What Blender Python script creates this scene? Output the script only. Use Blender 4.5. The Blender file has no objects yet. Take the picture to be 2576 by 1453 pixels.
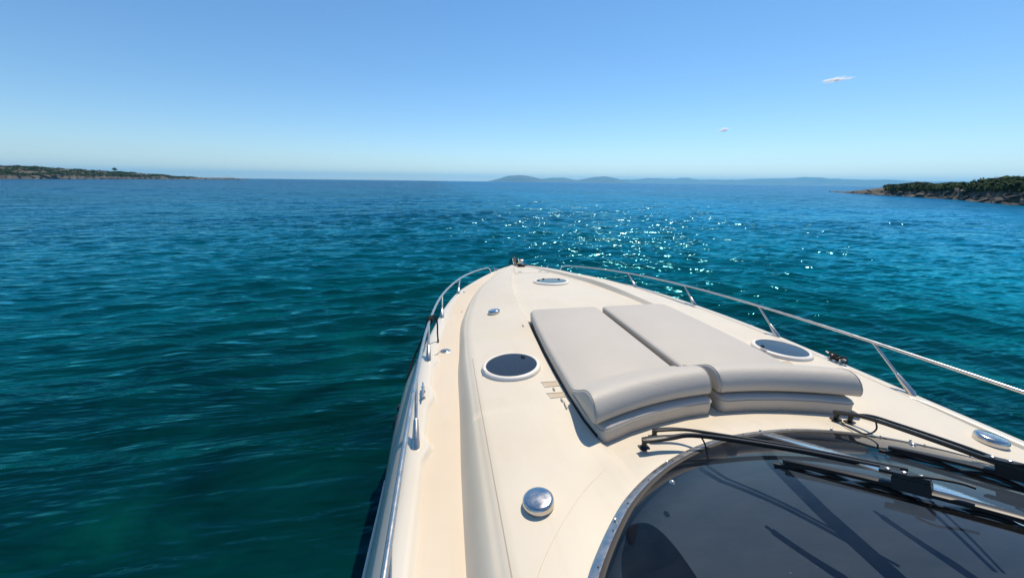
import bpy, bmesh, math, random
import numpy as np
from mathutils import Vector, Matrix, noise as mnoise

S = bpy.context.scene
COL = S.collection
R_ = math.radians
ZC = 3.4                       # eye height above the water; boat tables below are given relative to it

# ------------------------------------------------------------------ camera, sky, sun, exposure
yaw, pit, rol = R_(10.5167), R_(15.565), R_(0.7021)
Fv = Vector((math.sin(yaw)*math.cos(pit), math.cos(yaw)*math.cos(pit), -math.sin(pit)))
R0 = Vector((math.cos(yaw), -math.sin(yaw), 0)); U0 = R0.cross(Fv)
Rv = math.cos(rol)*R0 + math.sin(rol)*U0; Uv = -math.sin(rol)*R0 + math.cos(rol)*U0
cam = bpy.data.cameras.new('camera'); camo = bpy.data.objects.new('camera', cam); COL.objects.link(camo)
camo.matrix_world = Matrix(((Rv.x, Uv.x, -Fv.x, -2.0), (Rv.y, Uv.y, -Fv.y, 0.0), (Rv.z, Uv.z, -Fv.z, ZC), (0, 0, 0, 1)))
cam.sensor_width = 36; cam.lens = 36*968/2576; cam.clip_start = 0.05; cam.clip_end = 60000
S.camera = camo

SUN_EL, SUN_AZ = R_(62), R_(41)          # azimuth from the bow (+Y) towards starboard (+X)
W = bpy.data.worlds.new('World'); S.world = W; W.use_nodes = True
wn = W.node_tree.nodes; wl = W.node_tree.links
sky = wn.new('ShaderNodeTexSky'); sky.sky_type = 'NISHITA'; sky.sun_disc = False
sky.sun_elevation = SUN_EL; sky.sun_rotation = SUN_AZ
sky.altitude = 0; sky.air_density = 1.0; sky.dust_density = 0.0; sky.ozone_density = 2.5
bg = wn['Background']; bg.inputs['Strength'].default_value = 0.126
hs = wn.new('ShaderNodeHueSaturation'); hs.inputs['Saturation'].default_value = 1.13; hs.inputs['Hue'].default_value = 0.493
tn = wn.new('ShaderNodeMix'); tn.data_type = 'RGBA'; tn.blend_type = 'MULTIPLY'; tn.inputs[0].default_value = 1.0; tn.inputs[7].default_value = (.87, .965, 1.09, 1)
wl.new(sky.outputs[0], hs.inputs['Color']); wl.new(hs.outputs[0], tn.inputs[6]); wl.new(tn.outputs[2], bg.inputs[0])
sl = bpy.data.lights.new('sun', 'SUN'); sl.energy = 4.7; sl.angle = R_(0.53); sl.color = (1.0, 0.89, 0.72)
slo = bpy.data.objects.new('sun', sl); COL.objects.link(slo)
sd = Vector((math.sin(SUN_AZ)*math.cos(SUN_EL), math.cos(SUN_AZ)*math.cos(SUN_EL), math.sin(SUN_EL)))
slo.rotation_euler = sd.to_track_quat('Z', 'Y').to_euler(); slo.location = (60, 70, 150)
vs = S.view_settings; vs.view_transform = 'Standard'; vs.look = 'None'; vs.gamma = 1; vs.exposure = 0.0; vs.use_curve_mapping = False
S.cycles.use_denoising = True
S.cycles.transparent_max_bounces = 8; S.cycles.volume_bounces = 16; S.cycles.max_bounces = 16
S.cycles.sample_clamp_indirect = 6.0

# ------------------------------------------------------------------ helpers
def tag(o, label=None, cat=None, group=None, kind=None):
    if label: o['label'] = label
    if cat: o['category'] = cat
    if group: o['group'] = group
    if kind: o['kind'] = kind
    return o

def empty(name, loc=(0, 0, 0), parent=None):
    o = bpy.data.objects.new(name, None); COL.objects.link(o); o.location = loc
    o.empty_display_size = 0.2
    if parent: o.parent = parent
    return o

def mesh_obj(name, verts, faces, m=None, parent=None, smooth=True, angle=None, loc=None):
    me = bpy.data.meshes.new(name)
    me.from_pydata([tuple(map(float, v)) for v in verts], [], [tuple(map(int, f)) for f in faces]); me.update()
    if smooth:
        me.polygons.foreach_set('use_smooth', [True]*len(me.polygons))
        if angle is not None: me.set_sharp_from_angle(angle=R_(angle))
    o = bpy.data.objects.new(name, me); COL.objects.link(o)
    if m: me.materials.append(m)
    if parent: o.parent = parent
    if loc: o.location = loc
    return o

class MB:
    """collects shapes of one part"""
    def __init__(s): s.v = []; s.f = []
    def add(s, v, f):
        n = len(s.v); s.v += [tuple(x) for x in v]; s.f += [tuple(i+n for i in q) for q in f]; return s
    def grid(s, P, closed_u=False, closed_v=False):
        P = np.asarray(P, float); a, b = P.shape[:2]; v = P.reshape(-1, 3); f = []
        for i in range(a if closed_u else a-1):
            for j in range(b if closed_v else b-1):
                i2, j2 = (i+1) % a, (j+1) % b
                f.append((i*b+j, i2*b+j, i2*b+j2, i*b+j2))
        return s.add(v, f)
    def tube(s, pts, r, n=10, cap=True):
        P = np.asarray(pts, float); k = len(P)
        rr = np.full(k, r, float) if np.isscalar(r) else np.asarray(r, float)
        T = np.gradient(P, axis=0); T /= np.linalg.norm(T, axis=1)[:, None]
        u = np.cross(T[0], (0, 0, 1.0))
        if np.linalg.norm(u) < 1e-3: u = np.cross(T[0], (1.0, 0, 0))
        rows = []
        for i in range(k):
            u = u - T[i]*(u@T[i]); u /= np.linalg.norm(u); w = np.cross(T[i], u)
            a = np.arange(n)*2*math.pi/n
            rows.append(P[i] + rr[i]*(np.cos(a)[:, None]*u + np.sin(a)[:, None]*w))
        base = len(s.v); s.grid(rows, closed_v=True)
        if cap:
            s.f.append(tuple(base+j for j in range(n-1, -1, -1)))
            s.f.append(tuple(base+(k-1)*n+j for j in range(n)))
        return s
    def box(s, c, sz, M=None):
        c = np.array(c, float); h = np.array(sz, float)/2; v = []
        for x in (-1, 1):
            for y in (-1, 1):
                for z in (-1, 1):
                    p = np.array((x, y, z))*h
                    if M is not None: p = M @ p
                    v.append(c+p)
        return s.add(v, [(0, 1, 3, 2), (4, 6, 7, 5), (0, 4, 5, 1), (2, 3, 7, 6), (0, 2, 6, 4), (1, 5, 7, 3)])
    def lathe(s, prof, n=32, M=None, c=(0, 0, 0), close=True):
        a = np.arange(n)*2*math.pi/n; rows = []
        for r, z in prof:
            q = np.stack([r*np.cos(a), r*np.sin(a), np.full(n, z)], 1)
            if M is not None: q = q @ np.asarray(M).T
            rows.append(q+np.array(c))
        base = len(s.v); s.grid(rows, closed_v=True); k = len(prof)
        if close:
            s.f.append(tuple(base+j for j in range(n-1, -1, -1)))
            s.f.append(tuple(base+(k-1)*n+j for j in range(n)))
        return s
    def build(s, name, m, parent=None, smooth=True, angle=40, loc=None, up=False):
        o = mesh_obj(name, s.v, s.f, m, parent, False, None, loc); me = o.data
        bm = bmesh.new(); bm.from_mesh(me); bmesh.ops.recalc_face_normals(bm, faces=bm.faces)
        if up and sum(f.normal.z for f in bm.faces) < 0: bmesh.ops.reverse_faces(bm, faces=bm.faces)
        bm.to_mesh(me); bm.free()
        if smooth:
            me.polygons.foreach_set('use_smooth', [True]*len(me.polygons))
            if angle is not None: me.set_sharp_from_angle(angle=R_(angle))
        return o

def pchip(xs, ys, x):
    xs = np.asarray(xs, float); ys = np.asarray(ys, float); x = np.asarray(x, float)
    if xs[0] > xs[-1]: xs, ys = xs[::-1], ys[::-1]
    h = np.diff(xs); d = np.diff(ys)/h; m = np.zeros_like(ys); m[0], m[-1] = d[0], d[-1]
    for i in range(1, len(xs)-1):
        if d[i-1]*d[i] > 0:
            w1, w2 = 2*h[i]+h[i-1], h[i]+2*h[i-1]; m[i] = (w1+w2)/(w1/d[i-1]+w2/d[i])
    x = np.clip(x, xs[0], xs[-1]); i = np.clip(np.searchsorted(xs, x)-1, 0, len(h)-1)
    t = (x-xs[i])/h[i]
    return ((2*t**3-3*t**2+1)*ys[i]+(t**3-2*t**2+t)*h[i]*m[i]+(-2*t**3+3*t**2)*ys[i+1]+(t**3-t**2)*h[i]*m[i+1])

def smooth_path(pts, n=8):
    P = np.asarray(pts, float); P = np.vstack([2*P[0]-P[1], P, 2*P[-1]-P[-2]]); out = []
    for i in range(1, len(P)-2):
        for t in np.linspace(0, 1, n, endpoint=False):
            a, b, c, d = P[i-1], P[i], P[i+1], P[i+2]
            out.append(.5*((2*b)+(-a+c)*t+(2*a-5*b+4*c-d)*t*t+(-a+3*b-3*c+d)*t**3))
    out.append(P[-2]); return np.array(out)

def sstep(a, b, x):
    t = np.clip((np.asarray(x, float)-a)/(b-a), 0, 1); return t*t*(3-2*t)

def up(P):                     # boat table coordinates -> world
    P = np.asarray(P, float).copy(); P[..., 2] += ZC; return P

# ------------------------------------------------------------------ materials
def mat(name, col=(.8, .8, .8), rough=.5, metal=0.0, **kw):
    m = bpy.data.materials.new(name); m.use_nodes = True
    b = m.node_tree.nodes['Principled BSDF']
    b.inputs['Base Color'].default_value = (*col, 1); b.inputs['Roughness'].default_value = rough; b.inputs['Metallic'].default_value = metal
    for k, v in kw.items(): b.inputs[k.replace('_', ' ')].default_value = v
    return m
def nd(m, t, **kw):
    n = m.node_tree.nodes.new(t)
    for k, v in kw.items():
        if hasattr(n, k): setattr(n, k, v)
        else: n.inputs[k].default_value = v
    return n
def ln(m, a, b): m.node_tree.links.new(a, b)
def bsdf(m): return m.node_tree.nodes['Principled BSDF']
def coords(m, scale=(1, 1, 1), rot=(0, 0, 0)):
    t = nd(m, 'ShaderNodeTexCoord'); mp = nd(m, 'ShaderNodeMapping'); mp.inputs['Scale'].default_value = scale; mp.inputs['Rotation'].default_value = rot
    ln(m, t.outputs['Object'], mp.inputs[0]); return mp.outputs[0]
def noise(m, co, scale, detail=4, rough=.55, dist=0.0):
    n = nd(m, 'ShaderNodeTexNoise'); n.inputs['Scale'].default_value = scale; n.inputs['Detail'].default_value = detail
    n.inputs['Roughness'].default_value = rough; n.inputs['Distortion'].default_value = dist
    ln(m, co, n.inputs['Vector']); return n.outputs[0]
def ramp(m, f, stops, interp='LINEAR'):
    r = nd(m, 'ShaderNodeValToRGB'); e = r.color_ramp.elements; r.color_ramp.interpolation = interp
    while len(e) < len(stops): e.new(.5)
    for el, (p, c) in zip(e, stops):
        el.position = p; el.color = (*c, 1) if len(c) == 3 else c
    ln(m, f, r.inputs[0]); return r.outputs[0]
def mix(m, f, a, b, mode='MIX'):
    n = nd(m, 'ShaderNodeMix'); n.data_type = 'RGBA'; n.blend_type = mode
    for s_, v in ((n.inputs[0], f), (n.inputs[6], a), (n.inputs[7], b)):
        if isinstance(v, (int, float)): s_.default_value = v
        elif isinstance(v, tuple): s_.default_value = (*v, 1)
        else: ln(m, v, s_)
    return n.outputs[2]
def math_(m, op, a, b=None, clamp=False):
    n = nd(m, 'ShaderNodeMath'); n.operation = op; n.use_clamp = clamp
    for i, v in enumerate((a, b)):
        if v is None: continue
        if isinstance(v, (int, float)): n.inputs[i].default_value = v
        else: ln(m, v, n.inputs[i])
    return n.outputs[0]
def bump(m, h, strength, dist, prev=None):
    b = nd(m, 'ShaderNodeBump'); b.inputs['Strength'].default_value = strength; b.inputs['Distance'].default_value = dist
    ln(m, h, b.inputs['Height'])
    if prev: ln(m, prev, b.inputs['Normal'])
    return b.outputs[0]

def gelcoat(name, col, stain, rough, amount=.5, grain=True):
    m = mat(name, col, rough); b = bsdf(m); co = coords(m)
    n1 = noise(m, co, .9, 5, .6); n2 = noise(m, co, 3.1, 6, .65, .6)
    f = math_(m, 'MULTIPLY', ramp(m, n1, [(.42, (0, 0, 0)), (.72, (1, 1, 1))]), amount)
    c = mix(m, f, col, stain)
    st = coords(m, (7, .8, 7)); n3 = noise(m, st, 2.0, 5, .6)
    c = mix(m, math_(m, 'MULTIPLY', ramp(m, n3, [(.55, (0, 0, 0)), (.8, (1, 1, 1))]), amount*.35), c, tuple(x*.88 for x in stain))
    n4 = noise(m, co, 14, 3, .7)
    c = mix(m, math_(m, 'MULTIPLY', ramp(m, n4, [(.7, (0, 0, 0)), (.78, (1, 1, 1))]), amount*.25), c, tuple(x*.75 for x in stain))
    ln(m, c, b.inputs['Base Color'])
    ln(m, ramp(m, n2, [(.3, (rough*.85,)*3), (.8, (min(1, rough*1.3),)*3)]), b.inputs['Roughness'])
    if grain:
        ln(m, bump(m, noise(m, co, 320, 2), .18, .002, bump(m, n1, .12, .02)), b.inputs['Normal'])
    return m
M_WHITE = gelcoat('white_gelcoat', (.67, .62, .53), (.62, .53, .39), .22, .45, False)
M_HULL = gelcoat('hull_gelcoat', (.60, .58, .53), (.56, .52, .44), .06, .3, False)
M_DECK = gelcoat('deck_gelcoat', (.665, .592, .478), (.62, .53, .39), .42, .75)
M_SIDE = gelcoat('side_deck_nonskid', (.635, .545, .428), (.60, .485, .345), .55, .8)
M_TAN = mat('tan_recess', (.50, .40, .28), .5)
M_SEAM = mat('seam_sealant', (.33, .27, .2), .6)
M_PLASTIC = mat('white_plastic', (.76, .71, .63), .45)

def steel(name, base, r0, r1, sc=9):
    m = mat(name, base, r0, 1.0); b = bsdf(m); co = coords(m)
    n = noise(m, co, sc, 6, .65)
    ln(m, ramp(m, n, [(.35, (r0,)*3), (.7, (r1,)*3)]), b.inputs['Roughness'])
    ln(m, mix(m, ramp(m, noise(m, co, sc*3.1, 5, .7), [(.5, (0, 0, 0)), (.75, (1, 1, 1))]), base, tuple(x*.78 for x in base)), b.inputs['Base Color'])
    return m
M_STEEL = steel('polished_steel', (.60, .575, .54), .27, .40, 14)
M_VENT = steel('vent_steel', (.64, .605, .565), .10, .34, 11)
M_ALU = steel('weathered_aluminium', (.50, .49, .47), .28, .5, 25)
M_DARK = steel('dark_steel', (.05, .075, .10), .2, .4, 12)
M_BAR = steel('bar_aluminium', (.72, .71, .69), .16, .32, 18)
M_BLACK = mat('black_plastic', (.012, .012, .013), .42)
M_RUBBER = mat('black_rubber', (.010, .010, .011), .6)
M_GASKET = mat('gasket_rubber', (.035, .03, .026), .7)
M_ROPE = mat('black_rope', (.008, .008, .009), .85)
M_TAPE = mat('rope_whipping', (.02, .012, .012), .7)
M_YELLOW = mat('yellow_marker', (.55, .42, .05), .5)
M_PAINT = mat('white_paint', (.75, .75, .73), .5)

def vinyl():
    m = mat('grey_vinyl', (.52, .465, .385), .55); b = bsdf(m); co = coords(m)
    n = noise(m, co, 1.7, 5, .6)
    c = mix(m, ramp(m, n, [(.35, (0, 0, 0)), (.75, (1, 1, 1))]), (.475, .436, .385), (.45, .41, .36))
    sp = noise(m, co, 11, 3, .75)
    c = mix(m, math_(m, 'MULTIPLY', ramp(m, sp, [(.70, (0, 0, 0)), (.78, (1, 1, 1))]), .35), c, (.33, .31, .28))
    ln(m, c, b.inputs['Base Color'])
    v = nd(m, 'ShaderNodeTexVoronoi'); v.inputs['Scale'].default_value = 420; ln(m, co, v.inputs['Vector'])
    wr = noise(m, coords(m, (1, 2.4, 1)), 3.2, 5, .6, .8)
    ln(m, bump(m, v.outputs[0], .08, .001, bump(m, wr, .22, .02)), b.inputs['Normal'])
    return m
M_VINYL = vinyl()
M_PIPING = mat('piping', (.36, .325, .275), .5)

def acrylic():
    m = mat('smoked_acrylic', (.022, .030, .042), .10); b = bsdf(m); co = coords(m)
    b.inputs['Specular IOR Level'].default_value = .38
    n = noise(m, coords(m, (60, 6, 60)), 1.0, 4, .6); n2 = noise(m, co, 30, 4, .7)
    c = mix(m, math_(m, 'MULTIPLY', n, .5), (.020, .028, .040), (.045, .055, .07))
    c = mix(m, math_(m, 'MULTIPLY', ramp(m, n2, [(.66, (0, 0, 0)), (.74, (1, 1, 1))]), .2), c, (.3, .3, .3))
    ln(m, c, b.inputs['Base Color'])
    return m
M_ACRYLIC = acrylic()

def tinted_glass():
    m = bpy.data.materials.new('tinted_glass'); m.use_nodes = True; t = m.node_tree; t.nodes.remove(t.nodes['Principled BSDF'])
    out = t.nodes['Material Output']; co = coords(m)
    tr = nd(m, 'ShaderNodeBsdfTransparent'); tr.inputs[0].default_value = (.37, .43, .50, 1)
    gl = nd(m, 'ShaderNodeBsdfGlossy'); gl.inputs['Roughness'].default_value = .03; gl.inputs[0].default_value = (.9, .9, .9, 1)
    fr = nd(m, 'ShaderNodeFresnel'); fr.inputs[0].default_value = 1.5
    ms = nd(m, 'ShaderNodeMixShader'); ln(m, math_(m, 'MULTIPLY', fr.outputs[0], .70, True), ms.inputs[0]); ln(m, tr.outputs[0], ms.inputs[1]); ln(m, gl.outputs[0], ms.inputs[2])
    df = nd(m, 'ShaderNodeBsdfDiffuse'); df.inputs[0].default_value = (.45, .43, .40, 1)
    film = math_(m, 'MULTIPLY', ramp(m, noise(m, coords(m, (1, 3, 1), (0, 0, .5)), 2.3, 6, .65, .5), [(.35, (0, 0, 0)), (.8, (1, 1, 1))]), .022)
    spk = ramp(m, noise(m, co, 75, 3, .7), [(.69, (0, 0, 0)), (.74, (1, 1, 1))])
    patch = ramp(m, noise(m, co, 2.6, 3, .6), [(.45, (0, 0, 0)), (.62, (1, 1, 1))])
    sp = math_(m, 'MULTIPLY', math_(m, 'MULTIPLY', spk, patch), .5)
    f = math_(m, 'ADD', film, sp, True)
    m2 = nd(m, 'ShaderNodeMixShader'); ln(m, f, m2.inputs[0]); ln(m, ms.outputs[0], m2.inputs[1]); ln(m, df.outputs[0], m2.inputs[2])
    ln(m, m2.outputs[0], out.inputs['Surface']); return m
M_GLASS = tinted_glass()

def sea_mat():
    m = bpy.data.materials.new('sea_water'); m.use_nodes = True; t = m.node_tree; t.nodes.remove(t.nodes['Principled BSDF'])
    tc = nd(m, 'ShaderNodeTexCoord'); P = tc.outputs['Object']
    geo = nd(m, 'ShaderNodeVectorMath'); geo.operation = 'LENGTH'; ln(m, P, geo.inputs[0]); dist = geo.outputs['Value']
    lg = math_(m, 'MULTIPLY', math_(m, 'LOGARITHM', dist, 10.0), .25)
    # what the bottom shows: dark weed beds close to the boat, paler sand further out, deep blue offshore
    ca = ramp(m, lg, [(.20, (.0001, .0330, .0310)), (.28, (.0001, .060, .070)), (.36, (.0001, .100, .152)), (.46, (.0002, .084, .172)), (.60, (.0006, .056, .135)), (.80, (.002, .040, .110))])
    big = noise(m, coords(m, (.6, 1.4, 1)), .028, 5, .6)
    ca = mix(m, math_(m, 'MULTIPLY', ramp(m, big, [(.42, (0, 0, 0)), (.60, (1, 1, 1))]), .45), ca, (.0005, .030, .055))
    sx = nd(m, 'ShaderNodeSeparateXYZ'); ln(m, P, sx.inputs[0])      # brighter sky sheen to starboard, painted into the water colour
    ca = mix(m, 1.0, ca, ramp(m, math_(m, 'MULTIPLY', math_(m, 'ADD', sx.outputs[0], 15.0), .02), [(.15, (.98,)*3), (.65, (1.9,)*3)]), 'MULTIPLY')
    bed = noise(m, coords(m, (1, 1, 1)), .45, 7, .62, .7)
    near = ramp(m, lg, [(.22, (1, 1, 1)), (.33, (0, 0, 0))])
    ca = mix(m, math_(m, 'MULTIPLY', math_(m, 'MULTIPLY', ramp(m, bed, [(.40, (1, 1, 1)), (.58, (0, 0, 0))]), near), .75), ca, (.0002, .0130, .0130))
    ca = mix(m, math_(m, 'MULTIPLY', math_(m, 'MULTIPLY', ramp(m, bed, [(.56, (0, 0, 0)), (.75, (1, 1, 1))]), near), .75), ca, (.001, .072, .056))
    w1 = noise(m, coords(m, (.40, 1.3, 1), (0, 0, R_(-12))), 2.6, 1.6, .5, .5)
    w2 = noise(m, coords(m, (.36, 1.4, 1), (0, 0, R_(10))), 1.0, 3, .5, .5)
    w3 = noise(m, coords(m, (.30, 1.5, 1), (0, 0, R_(-6))), .30, 6, .58, .4)
    n = bump(m, w3, .44, 1.1); n = bump(m, w2, .56, .36, n); n = bump(m, w1, .55, .095, n)
    # beyond the modelled ripples the facets are given as slopes: several sizes of crested wavelets
    acc = None
    for scx, scy, amp, rot, lo, hi in ((1.5, 3.6, 1.60, -10, .25, .35), (.40, 1.0, 1.45, 8, .28, .40), (.085, .22, 1.2, -5, .38, .50), (.02, .05, .6, 6, .50, .60)):
        nz = nd(m, 'ShaderNodeTexNoise'); nz.inputs['Scale'].default_value = 1.0; nz.inputs['Detail'].default_value = 2.5; nz.inputs['Roughness'].default_value = .55; nz.inputs['Distortion'].default_value = .35
        ln(m, coords(m, (scx, scy, 1), (0, 0, R_(rot))), nz.inputs['Vector'])
        sb = nd(m, 'ShaderNodeVectorMath'); sb.operation = 'SUBTRACT'; ln(m, nz.outputs['Color'], sb.inputs[0]); sb.inputs[1].default_value = (.5, .5, .5)
        ml = nd(m, 'ShaderNodeVectorMath'); ml.operation = 'MULTIPLY'; ln(m, sb.outputs[0], ml.inputs[0]); ml.inputs[1].default_value = (amp*.62, amp*.86, 0)
        sc = nd(m, 'ShaderNodeVectorMath'); sc.operation = 'SCALE'; ln(m, ml.outputs[0], sc.inputs[0]); ln(m, ramp(m, lg, [(lo, (0, 0, 0)), (hi, (1, 1, 1))]), sc.inputs['Scale'])
        if acc is None: acc = sc.outputs[0]
        else:
            ad = nd(m, 'ShaderNodeVectorMath'); ad.operation = 'ADD'; ln(m, acc, ad.inputs[0]); ln(m, sc.outputs[0], ad.inputs[1]); acc = ad.outputs[0]
    cr = nd(m, 'ShaderNodeTexNoise'); cr.inputs['Scale'].default_value = 2.1; cr.inputs['Detail'].default_value = 2; ln(m, coords(m, (1, 1.6, 1), (0, 0, R_(15))), cr.inputs['Vector'])
    cs = nd(m, 'ShaderNodeVectorMath'); cs.operation = 'SUBTRACT'; ln(m, cr.outputs['Color'], cs.inputs[0]); cs.inputs[1].default_value = (.5, .5, .5)
    cm = nd(m, 'ShaderNodeVectorMath'); cm.operation = 'MULTIPLY'; ln(m, cs.outputs[0], cm.inputs[0]); cm.inputs[1].default_value = (1.3, 1.2, 0)
    cn = noise(m, coords(m, (.8, 1.6, 1)), .9, 3, .6)
    cc = nd(m, 'ShaderNodeVectorMath'); cc.operation = 'SCALE'; ln(m, cm.outputs[0], cc.inputs[0])
    ln(m, math_(m, 'MULTIPLY', ramp(m, cn, [(.64, (0, 0, 0)), (.75, (1, 1, 1))]), ramp(m, lg, [(.30, (.0, .0, .0)), (.42, (1, 1, 1))])), cc.inputs['Scale'])
    a2 = nd(m, 'ShaderNodeVectorMath'); a2.operation = 'ADD'; ln(m, acc, a2.inputs[0]); ln(m, cc.outputs[0], a2.inputs[1]); acc = a2.outputs[0]
    ad = nd(m, 'ShaderNodeVectorMath'); ad.operation = 'ADD'; ln(m, acc, ad.inputs[0]); ln(m, n, ad.inputs[1])
    nn = nd(m, 'ShaderNodeVectorMath'); nn.operation = 'NORMALIZE'; ln(m, ad.outputs[0], nn.inputs[0]); n = nn.outputs[0]
    # wave-trough shade and grazing brightness put into the water colour by view angle
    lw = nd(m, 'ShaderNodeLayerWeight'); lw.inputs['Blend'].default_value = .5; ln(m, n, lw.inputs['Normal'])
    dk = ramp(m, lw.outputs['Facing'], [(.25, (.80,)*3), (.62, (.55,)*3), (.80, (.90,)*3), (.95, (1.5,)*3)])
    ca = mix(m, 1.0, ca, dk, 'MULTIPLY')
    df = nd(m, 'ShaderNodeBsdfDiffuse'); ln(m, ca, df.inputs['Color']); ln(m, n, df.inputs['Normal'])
    gl = nd(m, 'ShaderNodeBsdfGlossy'); ln(m, ramp(m, lg, [(.29, (.14, .80, 1.0)), (.38, (.40, .82, 1.0)), (.62, (.55, .84, 1.0))]), gl.inputs['Color']); ln(m, n, gl.inputs['Normal'])
    ln(m, ramp(m, lg, [(.26, (.055,)*3), (.36, (.09,)*3), (.57, (.13,)*3), (.8, (.20,)*3)]), gl.inputs['Roughness'])
    fr = nd(m, 'ShaderNodeFresnel'); fr.inputs['IOR'].default_value = 1.333; ln(m, n, fr.inputs['Normal'])
    k = ramp(m, lg, [(.26, (.52,)*3), (.38, (.78,)*3), (.60, (.80,)*3), (.8, (.60,)*3)])
    ms = nd(m, 'ShaderNodeMixShader'); ln(m, math_(m, 'MULTIPLY', fr.outputs[0], k), ms.inputs[0]); ln(m, df.outputs[0], ms.inputs[1]); ln(m, gl.outputs[0], ms.inputs[2])
    ln(m, ms.outputs[0], t.nodes['Material Output'].inputs['Surface'])
    return m
M_SEA = sea_mat()

def ground_mat(name, rock, earth, scrubc):
    m = mat(name, rock, .95); b = bsdf(m); co = coords(m)
    n1 = noise(m, co, .12, 6, .65, .4); n2 = noise(m, coords(m, (1, 1, 3.5), (.25, .1, 0)), .5, 6, .7, .6)
    c = mix(m, ramp(m, n2, [(.35, (0, 0, 0)), (.62, (1, 1, 1))]), tuple(x*.35 for x in rock), rock)
    c = mix(m, ramp(m, n1, [(.45, (0, 0, 0)), (.65, (1, 1, 1))]), c, earth)
    ln(m, c, b.inputs['Base Color'])
    ln(m, bump(m, n2, 1.0, .8), b.inputs['Normal']); return m
M_ROCKY = ground_mat('headland_rock', (.118, .106, .088), (.135, .110, .078), (.05, .07, .02))
def rock_mat():
    m = mat('shore_rock', (.2, .17, .14), .9); b = bsdf(m); co = coords(m)
    oi = nd(m, 'ShaderNodeObjectInfo')
    n = noise(m, coords(m, (1, 1, 3), (.3, .2, 0)), 1.3, 6, .7, .5)
    base = ramp(m, oi.outputs['Random'], [(0, (.05, .046, .042)), (.4, (.10, .087, .072)), (.75, (.17, .14, .105)), (1, (.22, .20, .17))])
    c = mix(m, ramp(m, n, [(.35, (0, 0, 0)), (.65, (1, 1, 1))]), (.045, .04, .036), base)
    ln(m, c, b.inputs['Base Color']); ln(m, bump(m, n, 1, .25), b.inputs['Normal']); return m
M_ROCK = rock_mat()
def leaf_mat():
    m = mat('maquis_leaf', (.05, .07, .025), .8); b = bsdf(m); b.inputs['Specular IOR Level'].default_value = .08; oi = nd(m, 'ShaderNodeObjectInfo'); co = coords(m)
    c = ramp(m, oi.outputs['Random'], [(0, (.016, .036, .008)), (.45, (.030, .058, .012)), (.8, (.055, .080, .016)), (1, (.080, .098, .026))])
    n = noise(m, co, .35, 4, .6)
    c = mix(m, ramp(m, n, [(.35, (0, 0, 0)), (.7, (1, 1, 1))]), mix(m, 1.0, c, (.55, .6, .55), 'MULTIPLY'), c)
    ln(m, c, b.inputs['Base Color']); return m
M_LEAF = leaf_mat()
M_BARK = mat('bark', (.09, .07, .05), .9)
def hill_mat():
    m = mat('far_hill', (.11, .115, .075), .95); b = bsdf(m); co = coords(m)
    n = noise(m, co, .004, 6, .65)
    ln(m, mix(m, ramp(m, n, [(.4, (0, 0, 0)), (.62, (1, 1, 1))]), (.030, .055, .040), (.085, .095, .065)), b.inputs['Base Color']); return m
M_HILL = hill_mat()

# ------------------------------------------------------------------ sea
def build_sea():
    rng = np.random.default_rng(5)
    fine = np.radians(np.arange(-70, 88, .2)); coarse = np.radians(np.arange(88, 290, 4.0))
    az = np.concatenate([fine, coarse])
    r = [2.5]
    while r[-1] < 40: r.append(r[-1]*1.0042)
    while r[-1] < 260: r.append(r[-1]*1.0078)
    while r[-1] < 16400: r.append(r[-1]*1.09)
    r = np.array(r); na, nr = len(az), len(r)
    dr = np.gradient(r)
    Rr, A = np.meshgrid(r, az, indexing='ij')
    X = Rr*np.sin(A); Y = 4.0+Rr*np.cos(A)
    Z = np.zeros_like(X); DX = np.zeros_like(X); DY = np.zeros_like(X)
    main = R_(-108)                        # direction the wind sea runs (towards the camera and a little to port)
    for lam, n, amp in ((12, 4, .022), (6, 6, .021), (3.2, 9, .019), (1.9, 14, .0145), (1.15, 18, .0105), (.7, 20, .0060), (.42, 16, .0026)):
        for k in range(n):
            l = lam*rng.uniform(.75, 1.35); d = main+rng.normal(0, .46); kk = 2*math.pi/l; ph = rng.uniform(0, 6.283)
            fade = sstep(1.5, 3.0, l/(2.2*dr))[:, None]
            a = amp*rng.uniform(.6, 1.25)
            src = math.atan2(-math.cos(d), -math.sin(d))      # bearing the wave comes from
            a = a*(.35+.95*np.exp(-((A-src)/.55)**2))
            q = kk*(X*math.cos(d)+Y*math.sin(d))+ph
            # gusts: slow variation of height over the water
            g = .75+.45*np.sin(X*.021*lam**-.3+Y*.017+k)*np.cos(Y*.023-X*.011+2*k)
            Z += a*fade*g*np.sin(q)
            c = np.cos(q)*a*fade*g*.85; DX += c*math.cos(d); DY += c*math.sin(d)
    X2, Y2 = X+DX, Y+DY
    v = np.stack([X2, Y2, Z], -1).reshape(-1, 3).astype(np.float32)
    i, j = np.meshgrid(np.arange(nr-1), np.arange(na), indexing='ij'); j2 = (j+1) % na
    q = np.stack([i*na+j, i*na+j2, (i+1)*na+j2, (i+1)*na+j], -1).reshape(-1, 4).astype(np.int32)
    me = bpy.data.meshes.new('sea'); nf = len(q)
    me.vertices.add(len(v)); me.vertices.foreach_set('co', v.ravel())
    me.loops.add(nf*4); me.loops.foreach_set('vertex_index', q.ravel())
    me.polygons.add(nf); me.polygons.foreach_set('loop_start', np.arange(0, nf*4, 4, dtype=np.int32)); me.polygons.foreach_set('loop_total', np.full(nf, 4, np.int32))
    me.polygons.foreach_set('use_smooth', np.ones(nf, bool)); me.update(calc_edges=True); me.validate()
    me.materials.append(M_SEA)
    o = bpy.data.objects.new('sea', me); COL.objects.link(o)
    return tag(o, 'deep teal sea with small wind ripples around the yacht', None, None, 'structure')
build_sea()

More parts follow.
